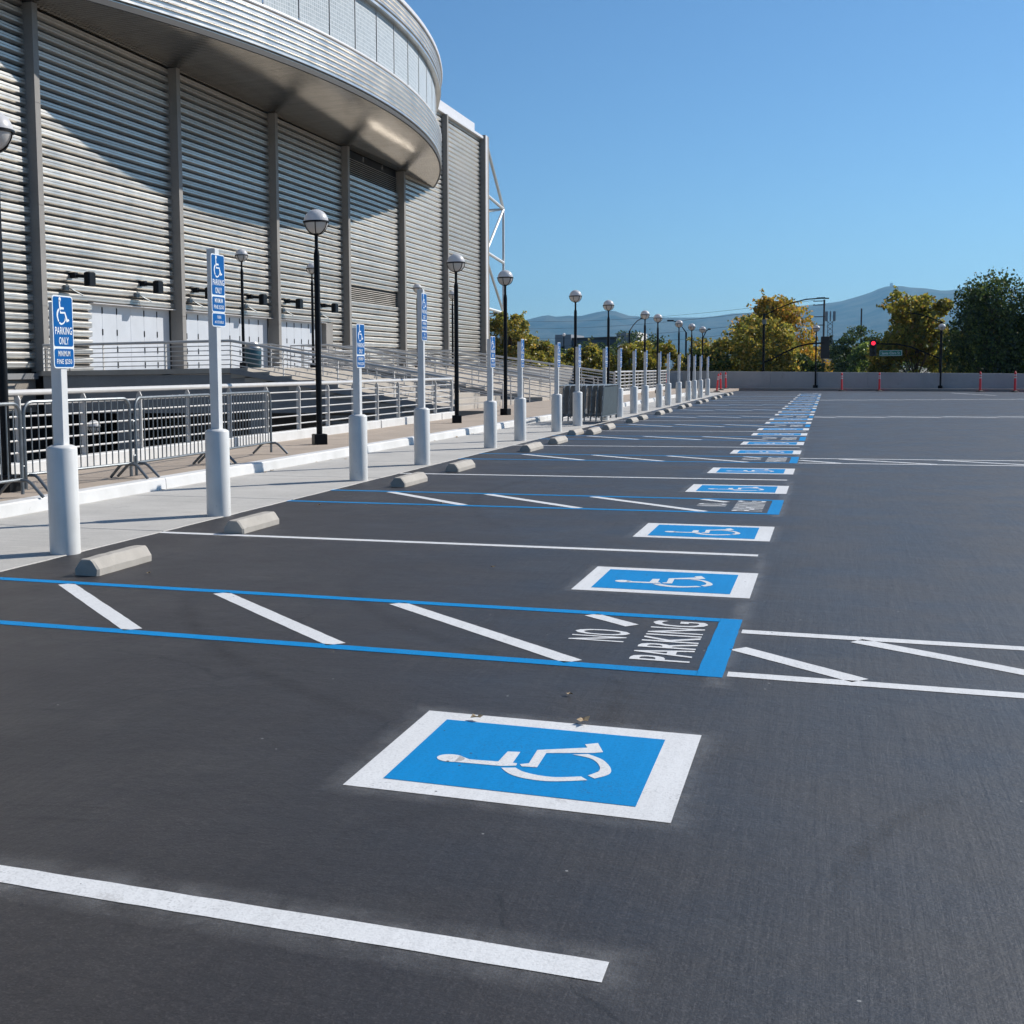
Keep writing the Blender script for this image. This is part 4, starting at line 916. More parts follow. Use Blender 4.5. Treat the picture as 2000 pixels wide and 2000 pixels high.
def barrier(p, q, z, label, group, feet=True, sheet=False, lean=0.0):
    p, q = Vector(p), Vector(q); L = (q-p).length
    t = empty('crowd_barricade', (p.x, p.y, z), atan2(q.y-p.y, q.x-p.x)-pi/2, label, 'barricade', group)
    t.rotation_euler = (0, lean, t.rotation_euler.z)
    key = (round(L, 2), feet, sheet)
    if key not in _bm: _bm[key] = [(nm, mb.mesh(nm, M_GALV, True)) for nm, mb in make_barrier(L, feet, sheet)]
    for nm, me in _bm[key]:
        o = bpy.data.objects.new(nm, me); COL.objects.link(o); o.parent = t
        if nm == 'sheet_panel': me.materials[0] = M_SHEET
    return t
GB = 'galvanised crowd barricades on the sidewalk'
barrier((-8.02, 9.1), (-7.99, 11.38), 0.15, 'galvanised barricade cut by the left edge of the picture', GB)
barrier((-8.36, 11.95), (-8.08, 13.82), 0.15, 'galvanised barricade standing behind the nearest bollard', GB)
barrier((-8.06, 13.92), (-8.14, 16.22), 0.15, 'galvanised barricade between the first and second bollards, hinged to its neighbours', GB)
barrier((-8.16, 16.34), (-8.30, 18.60), 0.15, 'galvanised barricade at the right end of the line, just right of the second bollard', GB)
for k in range(9):
    x = -6.62+0.155*k; yy0 = 33.6+random.uniform(-0.12, 0.12)
    barrier((x, yy0), (x+0.03*(k-4)*0.3, yy0+2.25), 0.01, (f'steel barricade in the upright stack beside the far bollards, {ORD[k]} from the left' if k < 8 else 'rightmost steel barricade of the upright stack, with a grey sheet panel'), 'steel barricades stacked upright', False, k == 8, radians(2.5))

# ------------------------------------------------------------------ delineators
def make_delin(loc, label, tilt=0.0):
    t = empty('delineator_post', loc, 0, label, 'delineator', 'red delineator posts with white bands'); t.rotation_euler = (tilt*0.4, tilt, random.random())
    MB().lathe([(0.20, 0), (0.20, 0.035), (0.12, 0.06), (0.06, 0.085)], 12).build('base', M_RUBBER, t)
    MB().lathe([(0.058, 0.07), (0.052, 1.04), (0.05, 1.06), (0.03, 1.08), (0.03, 1.12), (0.001, 1.13)], 12).build('tube', M_RED, t, True)
    for z in (0.74, 0.87): MB().lathe([(0.0575, z), (0.0565, z+0.075)], 12, cap=False).build('band', M_REFL, t, True)
    return t
d0 = make_delin((-6.1, 78.6, 0.05), 'red delineator, leftmost of the cluster of three at the end of the bollard row', 0.08)
for (x, y, z, lab, tl) in ((-6.1, 81.6, 0.09, 'red delineator, middle of the cluster of three at the end of the bollard row', 0.05), (-6.05, 85.0, 0.11, 'red delineator, right of the cluster of three at the end of the bollard row', 0.03),
        (-8.6, 74.5, 0.15, 'red delineator half hidden behind a far lamp pole and bollard', 0.0),
        (1.1, kerbY(1.1)-0.35, 0.0, 'red delineator before the parapet, nearest the row of blue symbols', 0.05), (3.16, kerbY(3.16)-0.35, 0.0, 'red delineator before the parapet, below the red traffic signal', 0.0),
        (8.16, kerbY(8.16)-0.35, 0.0, 'red delineator before the parapet, second from the right edge', 0.02), (9.72, kerbY(9.72)-0.35, 0.0, 'red delineator before the parapet at the right edge', 0.0)):
    c = copy_tree(d0); c.location = (x, y, z); c.rotation_euler = (tl*0.4, tl, random.random()*3); c['label'] = lab

# ------------------------------------------------------------------ parapet
pw = empty('parapet_wall', kpt(8, 1.6, 0), 0, 'long grey concrete parapet closing the far side of the lot', 'wall')
po_ = Vector(kpt(8, 1.6, 0)); ss = [-9.5+3.6*k for k in range(17)]
for a, b2 in zip(ss[:-1], ss[1:]):
    def pz(s_): return 1.24-0.0145*(s_+0.5)
    mb = MB(); a2, b3 = a+0.008, b2-0.008
    mb.loft([[kpt(a2, 1.5, -0.3), kpt(b3, 1.5, -0.3), kpt(b3, 1.75, -0.3), kpt(a2, 1.75, -0.3)], [kpt(a2, 1.5, pz(a)), kpt(b3, 1.5, pz(b2)), kpt(b3, 1.75, pz(b2)), kpt(a2, 1.75, pz(a))]])
    mb.v = [tuple(Vector(p)-po_) for p in mb.v]; mb.build('wall_panel', M_PARA, pw)
mb = MB().loft([[kpt(-9.6, 1.52, -0.3), kpt(48, 1.52, -0.3), kpt(48, 1.73, -0.3), kpt(-9.6, 1.73, -0.3)], [kpt(-9.6, 1.52, pz(-9.6)-.01), kpt(48, 1.52, pz(48)-.01), kpt(48, 1.73, pz(48)-.01), kpt(-9.6, 1.73, pz(-9.6)-.01)]])
mb.v = [tuple(Vector(p)-po_) for p in mb.v]; mb.build('wall_core', M_PARA, pw)
pl2 = MB().box(-10.6, -8.0, 90.2, 90.45, -0.4, 1.2).build('parapet_wall', M_PARA); tag(pl2, 'dark stub of parapet behind the last bollards', 'wall')

# bins
tb = empty('litter_bin', (-20.6, 43.2, ZP), 0, 'dark teal barrel bin with a silver lid behind the plaza railing', 'bin')
MB().lathe([(0.30, 0), (0.34, 0.06), (0.35, 0.70), (0.33, 0.76)], 20).build('barrel', M_TEAL, tb, True); MB().lathe([(0.345, 0.76), (0.33, 0.84), (0.20, 0.98), (0.19, 1.0)], 20).build('lid', M_SILVER, tb, True)
tb2 = empty('utility_cabinet', (-12.9, 76.0, -0.4), 0, 'dark cabinet beyond the stairs, above the stacked barricades', 'cabinet')
MB().cbox(-0.9, 0.9, -0.5, 0.5, 0, 1.35, 0.03).build('body', M_SIGNAL, tb2); MB().box(-0.95, 0.95, -0.55, 0.55, 1.35, 1.42).build('roof', M_BLACK, tb2)

# ------------------------------------------------------------------ trees
def leaf_mesh(name, m, centers, size, droop=0.0, seed=0):
    r_ = np.random.default_rng(seed); n = len(centers)
    u = r_.normal(size=(n, 3)); u[:, 2] -= droop; u /= np.linalg.norm(u, axis=1)[:, None]
    w = r_.normal(size=(n, 3)); w -= (w*u).sum(1)[:, None]*u; w /= np.linalg.norm(w, axis=1)[:, None]
    sz = size*r_.uniform(0.55, 1.25, n)[:, None]; asp = 0.62
    P = np.stack([centers-u*sz*0.5, centers+w*sz*asp*0.5, centers+u*sz*0.5, centers-w*sz*asp*0.5], 1).reshape(-1, 3)
    me = bpy.data.meshes.new(name); me.vertices.add(4*n); me.vertices.foreach_set('co', P.astype(np.float32).ravel())
    me.loops.add(4*n); me.loops.foreach_set('vertex_index', np.arange(4*n, dtype=np.int32)); me.polygons.add(n)
    me.polygons.foreach_set('loop_start', np.arange(0, 4*n, 4, dtype=np.int32)); me.polygons.foreach_set('loop_total', np.full(n, 4, np.int32))
    me.materials.append(m); me.update(calc_edges=True); return me
def tree(name, loc, h, w, m, label, group=None, n=9000, leaf=0.30, base=0.25, clumps=46, gap=0.35, top=1.0, droop=0.0, seed=1, lobes=None, cat='tree', cone=False):
    r_ = np.random.default_rng(seed); t = empty(name, loc, 0, label, cat, group)
    # limbs
    tm = MB(); th = h*base*1.15; tm.tube([(0, 0, 0), (0.05*w*0.2, 0, th*0.5), (0.0, 0.04*w, th), (0.02*w, 0, h*0.72)], 0.035*h*0.6, 7)
    cl = []
    lobes = lobes or [(0, 0, 0.58, 1.0)]
    for k in range(clumps):
        lx, ly, lz, ls = lobes[k % len(lobes)]
        d = r_.normal(size=3); d /= np.linalg.norm(d); rad = r_.uniform(0.45, 1.0)**0.6
        z = lz*h+d[2]*rad*h*(1-base)*0.5*ls
        wz = 1.0
        if cone: wz = max(0.05, 1.15*(1-(z/h)))
        c = np.array([lx*w+d[0]*rad*w*0.5*ls*wz, ly*w+d[1]*rad*w*0.5*ls*wz, max(base*h*0.75, min(z, h*0.985))]); cl.append((c, r_.uniform(0.09, 0.19)*w*(0.5 if cone else 1)))
        if k % 3 == 0: tm.bar((0, 0, th*r_.uniform(0.8, 1.3)), tuple(c), 0.018*h*0.35, 5, 0.012)
    tm.build('trunk', M_BARK, t)
    per = n//clumps; C = []
    for c, rr in cl:
        p = r_.normal(size=(per, 3)); p *= (rr*r_.uniform(0.35, 1.0, per)**0.5/np.linalg.norm(p, axis=1))[:, None]*np.array([1, 1, 0.8]); 
        if droop: p[:, 2] -= np.abs(r_.normal(size=per))*droop*rr*2
        C.append(c+p)
    for k in range(int(clumps*0.5)):     # stray twigs reaching beyond the crown
        c, rr = cl[r_.integers(len(cl))]; d = r_.normal(size=3); d[2] = abs(d[2])*0.8-droop; d /= np.linalg.norm(d); q = int(per*0.12)
        s_ = r_.uniform(0.3, 1.75, q)[:, None]*rr; C.append(c+d*s_+r_.normal(size=(q, 3))*0.09*rr)
    C = np.concatenate(C); C[:, 2] = np.maximum(C[:, 2], 0.1)
    o = bpy.data.objects.new('crown', leaf_mesh('crown', m, C, leaf, droop, seed)); COL.objects.link(o); o.parent = t
    return t
ZG = -0.55
tree('dark_tree', (-28.6, 116, ZG), 8.2, 4.6, L_OLIVE, 'dark olive tree rising just right of the white truss', n=11000, base=0.12, seed=3, clumps=60)
tree('dark_tree', (-26.2, 119, ZG), 4.6, 4.2, L_OLIVE, 'lower olive tree between the truss tree and the far blue building', n=8000, base=0.1, seed=4, clumps=50)
GH = 'yellow-green trees beyond the stairs'
hed = [(-23.6, 108, 2.9, 4.6, L_SYC, 'first from the left, below the far building'), (-20.6, 112, 4.2, 3.6, L_OLIVE, 'darker, in front of the far building'), (-17.9, 107, 3.3, 4.6, L_SYC, 'directly above the stacked barricades'), (-15.2, 108, 4.1, 4.0, L_SYC, 'behind the far grid-like railing'),
       (-12.9, 110, 4.0, 3.6, L_SYC, 'right of the far grid-like railing'), (-10.6, 112, 3.2, 3.4, L_OLIVE, 'low one beside the big olive tree')]
for i, (x, y, h, w, m, lab) in enumerate(hed):
    tree('street_tree', (x, y, ZG), h, w, m, 'yellow-green street tree beyond the stairs, ' + lab, GH, n=7500, leaf=0.30, base=0.06, seed=10+i, clumps=44)
tree('olive_tree', (-6.3, 104, ZG), 6.3, 6.4, L_OLIVE, 'big olive-green tree left of the golden tree, beyond the parapet', n=15000, base=0.05, seed=21, clumps=80, lobes=[(0, 0, 0.42, 0.9), (0.22, 0, 0.58, 0.8), (-0.3, 0, 0.3, 0.8), (0.3, 0, 0.28, 0.8)])
tree('golden_tree', (-4.0, 112, ZG), 8.0, 6.9, L_GOLD, 'large golden autumn tree behind the mast arm, beyond the parapet', n=18000, base=0.08, seed=22, clumps=96, lobes=[(-0.02, 0, 0.62, 0.75), (0.14, 0, 0.45, 0.85), (-0.3, 0, 0.48, 0.7), (0.2, 0, 0.36, 0.75), (-0.02, 0, 0.8, 0.42)])
tree('dark_shrub', (-2.2, 106, ZG), 2.6, 5.0, L_DARK, 'low dark shrub under the golden tree', n=6000, base=0.02, seed=24, clumps=40, cat='shrub')
tree('dark_shrub', (-8.9, 103, ZG), 3.4, 3.6, L_DARK, 'low dark shrub at the left foot of the big olive tree', n=6000, base=0.02, seed=25, clumps=40, cat='shrub')
tree('sycamore_tree', (7.0, 111, ZG), 7.5, 6.4, L_SYC, 'ragged yellow-green sycamore behind the red traffic signal and green street sign', n=17000, leaf=0.34, base=0.08, seed=26, clumps=52, lobes=[(0, 0, 0.5, 0.9), (0.1, 0, 0.7, 0.8), (-0.25, 0, 0.33, 0.8), (0.2, 0, 0.35, 0.8), (-0.08, 0, 0.78, 0.6)])
tree('pepper_tree', (11.6, 104, ZG), 8.7, 6.4, L_DARK, 'big drooping dark green pepper tree, left half of the dark mass at the right edge', n=19000, leaf=0.26, base=0.05, seed=27, clumps=84, droop=0.9, lobes=[(0, 0, 0.62, 0.9), (-0.1, 0, 0.42, 0.85), (0.1, 0, 0.3, 0.9), (0.0, 0, 0.82, 0.6)])
tree('pepper_tree', (16.2, 105, ZG), 9.2, 7.4, L_DARK, 'drooping dark green pepper tree cut by the right edge', n=19000, leaf=0.26, base=0.05, seed=28, clumps=84, droop=0.9, lobes=[(0, 0, 0.62, 0.95), (0, 0, 0.42, 0.9), (-0.1, 0, 0.3, 0.9), (0, 0, 0.82, 0.7)])
tree('green_tree', (10.2, 116, ZG), 4.6, 4.5, L_GREEN, 'bright green bushy tree between the sycamore and the pepper tree', n=6000, base=0.04, seed=29, clumps=40)
tree('dark_tree', (3.3, 165, ZG), 6.7, 6.0, L_DARK, 'small dark round tree far behind the parapet, left of the red signal', n=8000, base=0.05, seed=30, clumps=46)
tree('green_tree', (4.6, 140, ZG), 4.0, 5.0, L_GREEN, 'green rounded bush under the red signal', n=7000, base=0.03, seed=31, clumps=40)
tree('dark_tree', (1.9, 190, ZG), 4.6, 4.5, L_DARK, 'dark bush above the blue car', n=5000, base=0.03, seed=32, clumps=36)
tree('conifer_tree', (0.35, 300, ZG), 9.3, 5.6, L_DARK, 'small distant conifer beside the lattice tower', n=4000, leaf=0.5, base=0.05, seed=33, clumps=40, cone=True)
tree('golden_bush', (-0.6, 205, ZG), 5.2, 4.0, L_GOLD, 'small golden tree behind the hanging signal back', n=4000, base=0.04, seed=34, clumps=30)
for i, (x, y, h, w) in enumerate(((-38, 260, 9, 14), (-22, 270, 7, 12), (-12, 250, 8, 9), (14, 250, 8, 14), (26, 230, 9, 14), (40, 240, 9, 16), (-55, 300, 8, 16), (-62, 250, 8, 14))):
    tree('distant_tree', (x, y, ZG), h, w, (L_DARK, L_OLIVE, L_GREEN)[i % 3], 'distant low tree far beyond the street, ' + ORD[(3, 4, 5, 6, 7, 8, 2, 1)[i]-1] + ' from the left', 'distant trees far beyond the street', n=3500, leaf=0.55, base=0.03, seed=40+i, clumps=30)

# ------------------------------------------------------------------ street furniture beyond the parapet
def bars(name, m, parent, segs, r, n=6):
    mb = MB()
    for s_ in segs: mb.tube(s_, r, n) if len(s_) > 2 else mb.bar(s_[0], s_[1], r, n)
    return mb.build(name, m, parent, True)
SG = 'traffic signal poles beyond the parapet'
t = empty('traffic_signal', (-4.22, 96, ZG), 0, 'dark signal pole with curved lamp arm and a signal seen from behind', 'traffic signal', SG)
bars('pole', M_BLACK, t, [[(0, 0, 0), (-0.03, 0, 6.05)]], 0.09, 8)
bars('lamp_arm', M_BLACK, t, [[(0, 0, 5.9), (0.9, 0, 6.35), (1.9, 0, 6.75), (2.9, 0, 6.98), (3.9, 0, 7.02), (4.45, 0, 7.0)]], 0.05)
MB().cbox(3.6, 4.2, -0.1, 0.1, 6.99, 7.09, 0.02).build('lamp_head', M_BLACK, t)
bars('mast_arm', M_BLACK, t, [[(0, 0, 2.42), (0.7, 0, 2.72), (1.5, 0, 3.15), (2.4, 0, 3.56), (3.2, 0, 3.74), (4.2, 0, 3.78)]], 0.07)
MB().cbox(3.95, 4.55, -0.06, 0.16, 2.65, 4.25, 0.04).build('signal_back', M_SIGNAL, t)
MB().box(-0.14, 0.14, -0.14, 0.14, 5.25, 5.6).build('control_box', M_GALV, t)
t = empty('traffic_signal', (7.85, 98, ZG), 0, 'signal pole whose arm holds the red light and the green street sign', 'traffic signal', SG)
bars('pole', M_BLACK, t, [[(0, 0, 0), (0, 0, 5.2)]], 0.09, 8)
bars('lamp_arm', M_BLACK, t, [[(0, 0, 5.1), (-0.7, 0, 5.45), (-1.4, 0, 5.72), (-2.3, 0, 5.9)]], 0.045)
bars('mast_arm', M_BLACK, t, [[(-0.1, 0, 2.55), (-0.9, 0, 2.9), (-2.0, 0, 3.4), (-2.9, 0, 3.62), (-4.5, 0, 3.68)]], 0.06)
sh = MB().cbox(-4.75, -4.28, -0.14, 0.1, 2.78, 3.98, 0.03).build('signal_head', M_SIGNAL, t)
for k, z in enumerate((3.72, 3.36, 3.0)):
    mb = MB(); mb.lathe([(0.145, 0), (0.13, 0.02), (0.001, 0.03)], 14); mb.v = [(-4.515+x, -0.142-zz, z+y) for x, y, zz in mb.v]; mb.build('lens', M_REDLAMP if k == 0 else M_RUBBER, sh, True)
    mb = MB(); rr = 0.155
    for i in range(8):
        a, b2 = radians(10+160*i/8), radians(10+160*(i+1)/8); mb.quad((-4.515+rr*cos(a), -0.14, z+rr*sin(a)), (-4.515+rr*cos(b2), -0.14, z+rr*sin(b2)), (-4.515+rr*cos(b2), -0.32, z+rr*sin(b2)), (-4.515+rr*cos(a), -0.32, z+rr*sin(a)))
    mb.build('visor', M_SIGNAL, sh)
ss_ = MB().prism(rrect(1.55, 0.44, 0.04), lambda u, v, k: (-3.32+u, -0.05+0.02*k, 2.98+v)).build('street_sign', M_GREEN, t)
mb = MB(); P = rrect(1.49, 0.385, 0.03); Q = rrect(1.45, 0.345, 0.03)
for i in range(len(P)): j = (i+1) % len(P); mb.quad(*[(-3.32+u, -0.054, 2.98+v) for u, v in (P[i], P[j], Q[j], Q[i])])
mb.add(text_mb('Santa Clara St', 0.19, 1.22, 0.004), lambda p: (-3.32+p[0], -0.054, 2.98+p[1])); mb.build('lettering', M_SWHITE, ss_)
GL = 'cobra-head street lights far behind the lamp row'
for (x, y, h, s_, lab) in ((-25.3, 170, 8.9, 1.9, 'pale-armed street light bending right, behind the far globe lamps'), (-18.0, 172, 8.6, -2.2, 'dark street light bending left, behind the far globe lamps'), (-16.2, 175, 7.4, 1.0, 'dark street light hidden behind the last globe lamp')):
    t = empty('street_light', (x, y, ZG), 0, lab, 'street light', GL)
    bars('pole', M_BLACK, t, [[(0, 0, 0), (0, 0, h-1.6)]], 0.12, 8); bars('arm', M_GALV if s_ == 1.9 else M_BLACK, t, [[(0, 0, h-1.65), (0.25*s_, 0, h-0.9), (0.55*s_, 0, h-0.25), (0.85*s_, 0, h)]], 0.07)
    MB().cbox(min(0.75*s_, 1.15*s_), max(0.75*s_, 1.15*s_), -0.15, 0.15, h-0.08, h+0.1, 0.03).build('lamp_head', M_BLACK, t)
GT = 'short lamps among the distant trees'
for (px, y, h, lab) in ((-42.5, 210, 7.9, 'small white-topped lamp before the far blue building'), (-23.5, 150, 4.4, 'small white-topped lamp left of the bending street light'), (-19.3, 200, 5.6, 'small lamp below the dark street light')):
    t = empty('street_lamp', (px, y, ZG), 0, lab, 'street lamp', GT); bars('pole', M_BLACK, t, [[(0, 0, 0), (0, 0, h)]], 0.09); MB().lathe([(0.05, h), (0.25, h+0.1), (0.28, h+0.3), (0.15, h+0.5), (0.001, h+0.55)], 10).build('globe', M_GLOBE, t, True)
up_ = empty('utility_pole', (-0.62, 190, ZG), 0, 'tall utility pole with cross arms beside the lattice tower', 'utility pole')
bars('pole', M_POLE, up_, [[(0, 0, 0), (0, 0, 11.7)]], 0.13, 8)
for k, z in enumerate((11.45, 10.9, 9.2, 8.0)): MB().box(-1.5 if k < 2 else -1.3, 0.15, -0.07, 0.07, z, z+0.12).build('cross_arm', M_POLE, up_)
lt = empty('lattice_tower', (0.15, 260, ZG), 0, 'grey lattice mast with an antenna cage on top', 'mast')
mb = MB(); w_ = 0.55
for sx in (-1, 1):
    for sy in (-1, 1): mb.bar((sx*w_, sy*w_, 0), (sx*w_*0.8, sy*w_*0.8, 11.0), 0.07, 4)
for k in range(11):
    for sy in (-1, 1): mb.bar((-w_, sy*w_, k), (w_, sy*w_, k+1), 0.05, 4); mb.bar((w_, sy*w_, k), (-w_, sy*w_, k+1), 0.05, 4)
mb.build('lattice', M_GALV, lt); mb = MB()
for k in range(8): a = k*pi/4; mb.box(0.85*cos(a)-0.12, 0.85*cos(a)+0.12, 0.85*sin(a)-0.1, 0.85*sin(a)+0.1, 11.0, 12.9)
mb.build('antenna_cage', M_BGGREY, lt)
p2 = empty('utility_pole', (5.2, 230, ZG), 0, 'thin distant utility pole behind the sycamore', 'utility pole'); bars('pole', M_POLE, p2, [[(0, 0, 0), (0, 0, 12.0)]], 0.14)
p3 = empty('utility_pole', (-95.0, 330, ZG), 0, 'far utility pole hidden behind the arena end', 'utility pole'); bars('pole', M_POLE, p3, [[(0, 0, 0), (0, 0, 17.0)]], 0.16)
for k, (z0, z1) in enumerate(((11.5, 17.0), (10.9, 14.8), (9.2, 12.2), (8.0, 10.2))):
    a, b2 = Vector((-0.62-1.3, 190, ZG+z0+0.15)), Vector((-95, 330, ZG+z1)); pts = [a.lerp(b2, i/24)-Vector((0, 0, 3.2*(1-(2*i/24-1)**2)*0.6)) for i in range(25)]
    o = MB().tube([p-a for p in pts], 0.022, 4).build('power_line', M_BLACK, None, False, a); tag(o, ['topmost', 'second', 'third', 'lowest'][k] + ' power line strung left from the tall utility pole', 'power line', 'power lines across the hills')

# far buildings
fb = empty('office_building', (-63, 335, ZG), 0, 'low dark blue office building with grey end blocks, far behind the lamps', 'building')
MB().box(-4.5, 9.5, 0, 20, 0, 10.6).build('glass_wall', M_BGBLUE, fb)
for x0, x1, z, m in ((-13, -4.6, 8.6, M_BGGREY), (-7.3, -2.9, 11.8, M_BGGREY), (9.4, 13.5, 11.9, M_BGGREY)): MB().box(x0, x1, -1.0, 18, 0, z).build('wall_block', m, fb)
MB().box(13.5, 14.9, -1.2, 18, 0, 12.0).build('white_wall', M_BGWHITE, fb); MB().box(-4.6, 9.5, -0.25, 0.0, 10.2, 10.9).build('roof', M_SIGNAL, fb)
wme = MB().box(-0.75, 0.75, -0.06, 0.0, 0, 1.1).mesh('window', M_GLASS)
for i in range(6):
    for z in (2.2, 5.0, 7.9):
        o = bpy.data.objects.new('window', wme); COL.objects.link(o); o.parent = fb; o.location = (-3.4+2.2*i, -0.01, z)
sb = empty('low_building', (1.0, 215, ZG), 0, 'small white-walled building far beyond the parapet, right of the lattice tower', 'building')
MB().box(-1.6, 2.2, 0, 8, 0, 3.6).build('wall', M_BGWHITE, sb); MB().box(-1.9, 2.5, -0.3, 8.3, 3.6, 3.85).build('roof', M_BGGREY, sb); MB().box(-1.0, -0.1, -0.05, 0.0, 0, 2.1).build('door', M_BGBLUE, sb); MB().box(0.5, 1.7, -0.05, 0.0, 1.2, 2.3).build('window', M_GLASS, sb)
sb = empty('street_kiosk', (16.4, 128, ZG), 0, 'dark blue kiosk with a white panel under the pepper tree at the right edge', 'kiosk')
MB().box(-1.8, 1.0, 0, 2, 0, 3.4).build('wall', M_BGBLUE, sb); MB().box(-2.0, 1.2, -0.2, 2.2, 3.4, 3.6).build('roof', M_SIGNAL, sb); MB().box(0.1, 0.9, -0.06, 0, 1.4, 3.0).build('panel', M_BGWHITE, sb)

# blue car
car = empty('parked_car', (3.15, 170, ZG), radians(8), 'blue car whose roof shows just above the parapet', 'car')
body = MB(); secs = [(-2.1, 0.35, 0.62, 0.78), (-2.0, 0.25, 0.85, 0.86), (-1.1, 0.2, 0.98, 0.89), (0.9, 0.2, 1.0, 0.89), (1.9, 0.25, 0.92, 0.86), (2.1, 0.38, 0.7, 0.78)]
body.loft([[(-w, y, z0), (w, y, z0), (w, y, z0+(z1-z0)*0.7), (w*0.9, y, z1), (-w*0.9, y, z1), (-w, y, z0+(z1-z0)*0.7)] for y, z0, z1, w in secs]); body.build('body', M_CARB, car, True)
cab = MB().loft([[(-0.80, -1.0, 0.97), (0.80, -1.0, 0.97), (0.80, 1.6, 0.97), (-0.80, 1.6, 0.97)], [(-0.66, -0.35, 1.48), (0.66, -0.35, 1.48), (0.66, 1.1, 1.48), (-0.66, 1.1, 1.48)]]); cab.build('window_band', M_GLASS, car)
MB().cbox(-0.67, 0.67, -0.36, 1.12, 1.475, 1.55, 0.04).build('roof', M_CARB, car)
MB().box(-0.70, 0.70, -2.13, -2.09, 0.62, 0.78).build('light_bar', M_REFL, car)
wm = MB().lathe([(0.31, -0.1), (0.31, 0.1)], 16); wm.v = [(z, x, y) for x, y, z in wm.v]; wme = wm.mesh('wheel', M_RUBBER); rm = MB().lathe([(0.19, -0.105), (0.19, 0.105)], 12); rm.v = [(z, x, y) for x, y, z in rm.v]; rme = rm.mesh('rim', M_GALV)
for sx in (-1, 1):
    for y in (-1.3, 1.3):
        o = bpy.data.objects.new('wheel', wme); COL.objects.link(o); o.parent = car; o.location = (sx*0.78, y, 0.31); q = bpy.data.objects.new('rim', rme); COL.objects.link(q); q.parent = o

st = MB().quad((-120, 124, ZG+0.01), (120, 124, ZG+0.01), (120, 138, ZG+0.01), (-120, 138, ZG+0.01)).build('street', M_ROAD); tag(st, kind='structure')
st = MB().quad((1.0, 138, ZG+0.01), (12, 138, ZG+0.01), (10, 420, ZG+0.01), (1.5, 420, ZG+0.01)).build('street', M_ROAD); tag(st, kind='structure')

# ------------------------------------------------------------------ hills
ridge = [(-400, 640), (300, 628), (700, 640), (930, 640), (1000, 633), (1035, 622), (1068, 614), (1090, 619), (1105, 615), (1130, 618), (1160, 610), (1185, 605), (1205, 607), (1225, 615), (1250, 617), (1300, 619), (1370, 619), (1400, 616), (1430, 611), (1460, 610), (1500, 606), (1560, 598), (1600, 593), (1640, 588), (1680, 577), (1700, 570), (1720, 561), (1735, 557), (1765, 557), (1780, 560), (1810, 561), (1845, 566), (1880, 561), (1900, 558), (1940, 554), (2000, 561), (2200, 575), (2500, 590), (3000, 615)]
def pxray(x, y): return ((x-PPX)/F_PX*rx - (y-PPY)/F_PX*ux + fwd)
rid = []
for x, y in ridge:
    d = pxray(x, y); rid.append((atan2(d.x, d.y), d.z/hypot(d.x, d.y)))
rid.sort(); RA = [a for a, _ in rid]; RE = [b2 for _, b2 in rid]
DIST = 11500.0; na, nd = 420, 46
A = np.linspace(RA[0]-0.5, RA[-1]+0.5, na); E = np.interp(A, RA, RE)
from mathutils import noise as mnoise
V = []; Fq = []
for i, a in enumerate(A):
    for j in range(nd):
        u = j/(nd-1); d = 6800+u*7400
        prof = (min(1.0, max(0.0, (d-6800)/(DIST-6800)))**1.25) if d <= DIST else max(0.0, 1-((d-DIST)/2700)**1.5)
        x, y = d*sin(a), d*cos(a)
        nz = mnoise.fractal(Vector((x*0.0011, y*0.0011, 0.3)), 0.9, 2.1, 6)
        rg = 1-abs(mnoise.noise(Vector((x*0.0016, y*0.0016, 4.0))))*1.3
        z = prof*DIST*E[i]*(1 if abs(d-DIST) < 80 else 1)+ (nz*60+rg*70-50)*min(1, 4*prof*(1-prof))*1.0
        if prof > 0.985: z += nz*4
        V.append((x, y, max(z, -3)))
for i in range(na-1):
    for j in range(nd-1): Fq.append((i*nd+j, (i+1)*nd+j, (i+1)*nd+j+1, i*nd+j+1))
me = bpy.data.meshes.new('hills'); me.from_pydata(V, [], Fq); me.materials.append(M_HILL); me.polygons.foreach_set('use_smooth', [True]*len(me.polygons)); ho = bpy.data.objects.new('hills', me); COL.objects.link(ho); tag(ho, kind='structure')
dt = pxray(1741, 557); dt = Vector((dt.x, dt.y)).normalized()*DIST
o = MB().box(-11, 11, -11, 11, 0, 32).build('summit_tower', M_BGWHITE, None, False, (dt.x, dt.y, float(np.interp(atan2(dt.x, dt.y), RA, RE))*DIST-12)); tag(o, 'tiny cube tower on the summit of the highest hill', 'tower')

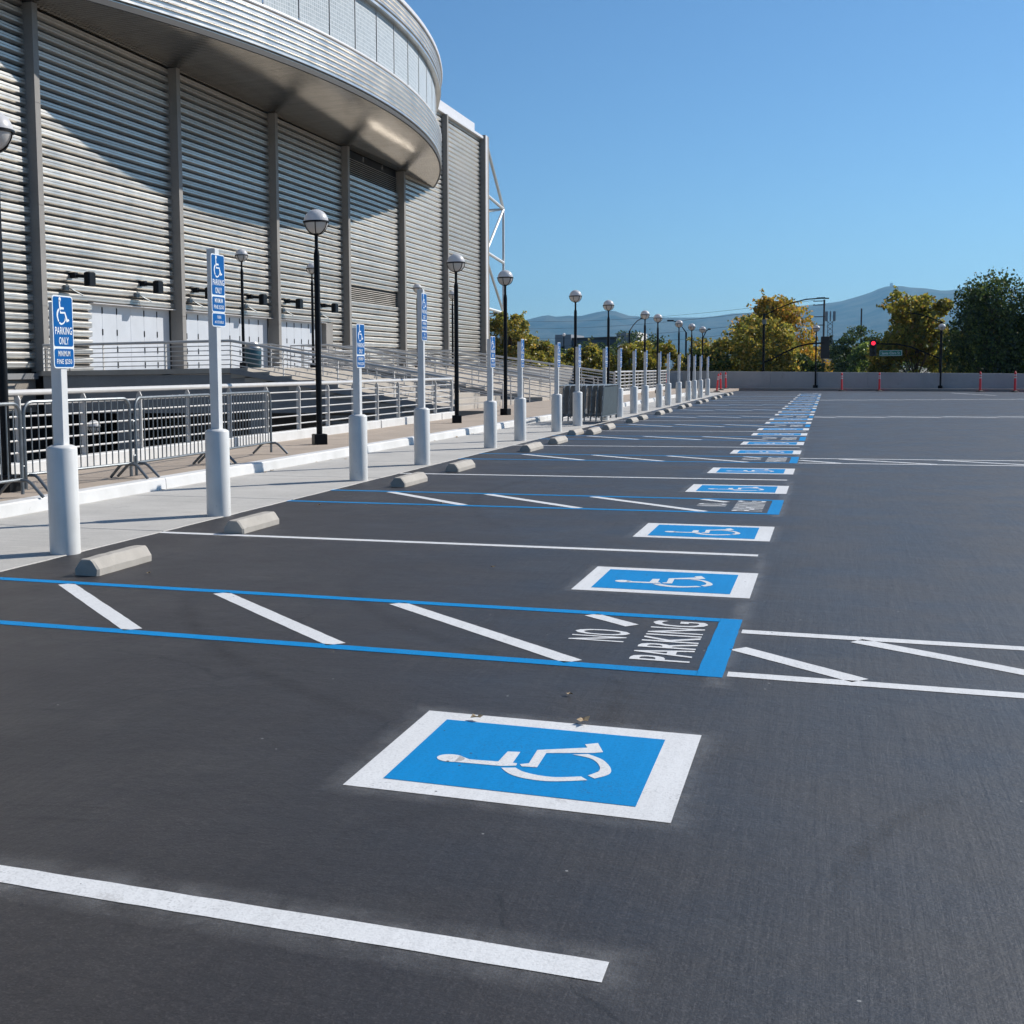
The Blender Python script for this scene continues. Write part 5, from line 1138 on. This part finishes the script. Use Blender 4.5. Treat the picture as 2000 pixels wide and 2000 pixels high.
# ------------------------------------------------------------------ litter
lm = []
for k in range(5):
    r_ = np.random.default_rng(60+k); mb = MB(); n = 9; pts = []
    for i in range(n): a = 2*pi*i/n; rr = 0.03*(1+0.35*((i % 2)*2-1)*r_.uniform(0.5, 1)); pts.append((rr*cos(a), rr*1.3*sin(a), 0.004+0.018*abs(sin(a*1.5))*r_.uniform(0.5, 1.4)))
    for i in range(n): mb.quad((0, 0, 0.004), pts[i], pts[(i+1) % n])
    lm.append(mb.mesh('fallen_leaf', M_LITTER))
LF = [(-0.48, 5.02, 'curled dry leaf on the top white edge of the nearest wheelchair symbol'), (-0.92, 4.93, 'flat dry leaf near the far left corner of the nearest symbol border'), (-0.63, 5.45, 'dry leaf on the asphalt just above the nearest wheelchair symbol'),
      (-4.30, 7.9, 'pale crumpled leaf right of the nearest wheel stop'), (-2.2, 2.6, None), (-2.9, 4.2, None), (-3.4, 3.4, None), (-1.9, 8.9, None), (-4.9, 12.6, None), (-3.6, 13.1, None)]
for y in sorted(rng.uniform(9, 32, 17)):
    y = float(y); LF.append((kx(y, y > 16.9)+rng.uniform(0.03, 0.35)*rng.random(), y, 'kerb'))
for i, (x, y, lab) in enumerate(LF):
    o = bpy.data.objects.new('fallen_leaf', lm[i % 5]); COL.objects.link(o); o.location = (x, y, 0.014 if i < 2 else 0.009); o.rotation_euler = (0, 0, random.random()*6.28); s_ = random.uniform(0.45, 0.85); o.scale = (s_, s_, s_)
    if lab == 'kerb': lab = f'small dry leaf at the foot of the white kerb, {ORD[i-10]} from the camera'; kb = 1
    elif lab is None: lab = 'small dry leaf lying loose on dark asphalt, ' + ('near the front white line', 'just below the nearest blue aisle, centre left', 'left of the nearest wheelchair symbol', 'between the nearest blue aisle and second symbol', 'close to the second wheel stop', 'on the stall beyond the second wheel stop')[i-4]; kb = 0
    else: kb = -1
    if kb < 0: tag(o, lab, 'leaf', 'fallen leaves on the ground')
    else: tag(o, lab, 'leaf', 'dry leaves along the kerb' if kb else 'dry leaves on the asphalt')

# ------------------------------------------------------------------ haze
hz = MB().box(-14600, 14600, -14600, 14600, -6.0, 960.0).build('haze', None); hz['kind'] = 'stuff'
m = bpy.data.materials.new('haze'); m.use_nodes = True; n = m.node_tree; n.nodes.clear()
pv = n.nodes.new('ShaderNodeVolumePrincipled'); pv.inputs['Color'].default_value = (0.31, 0.67, 1.0, 1); pv.inputs['Density'].default_value = 5.5e-5; pv.inputs['Anisotropy'].default_value = 0.3
oo = n.nodes.new('ShaderNodeOutputMaterial'); n.links.new(pv.outputs[0], oo.inputs['Volume']); hz.data.materials.append(m)
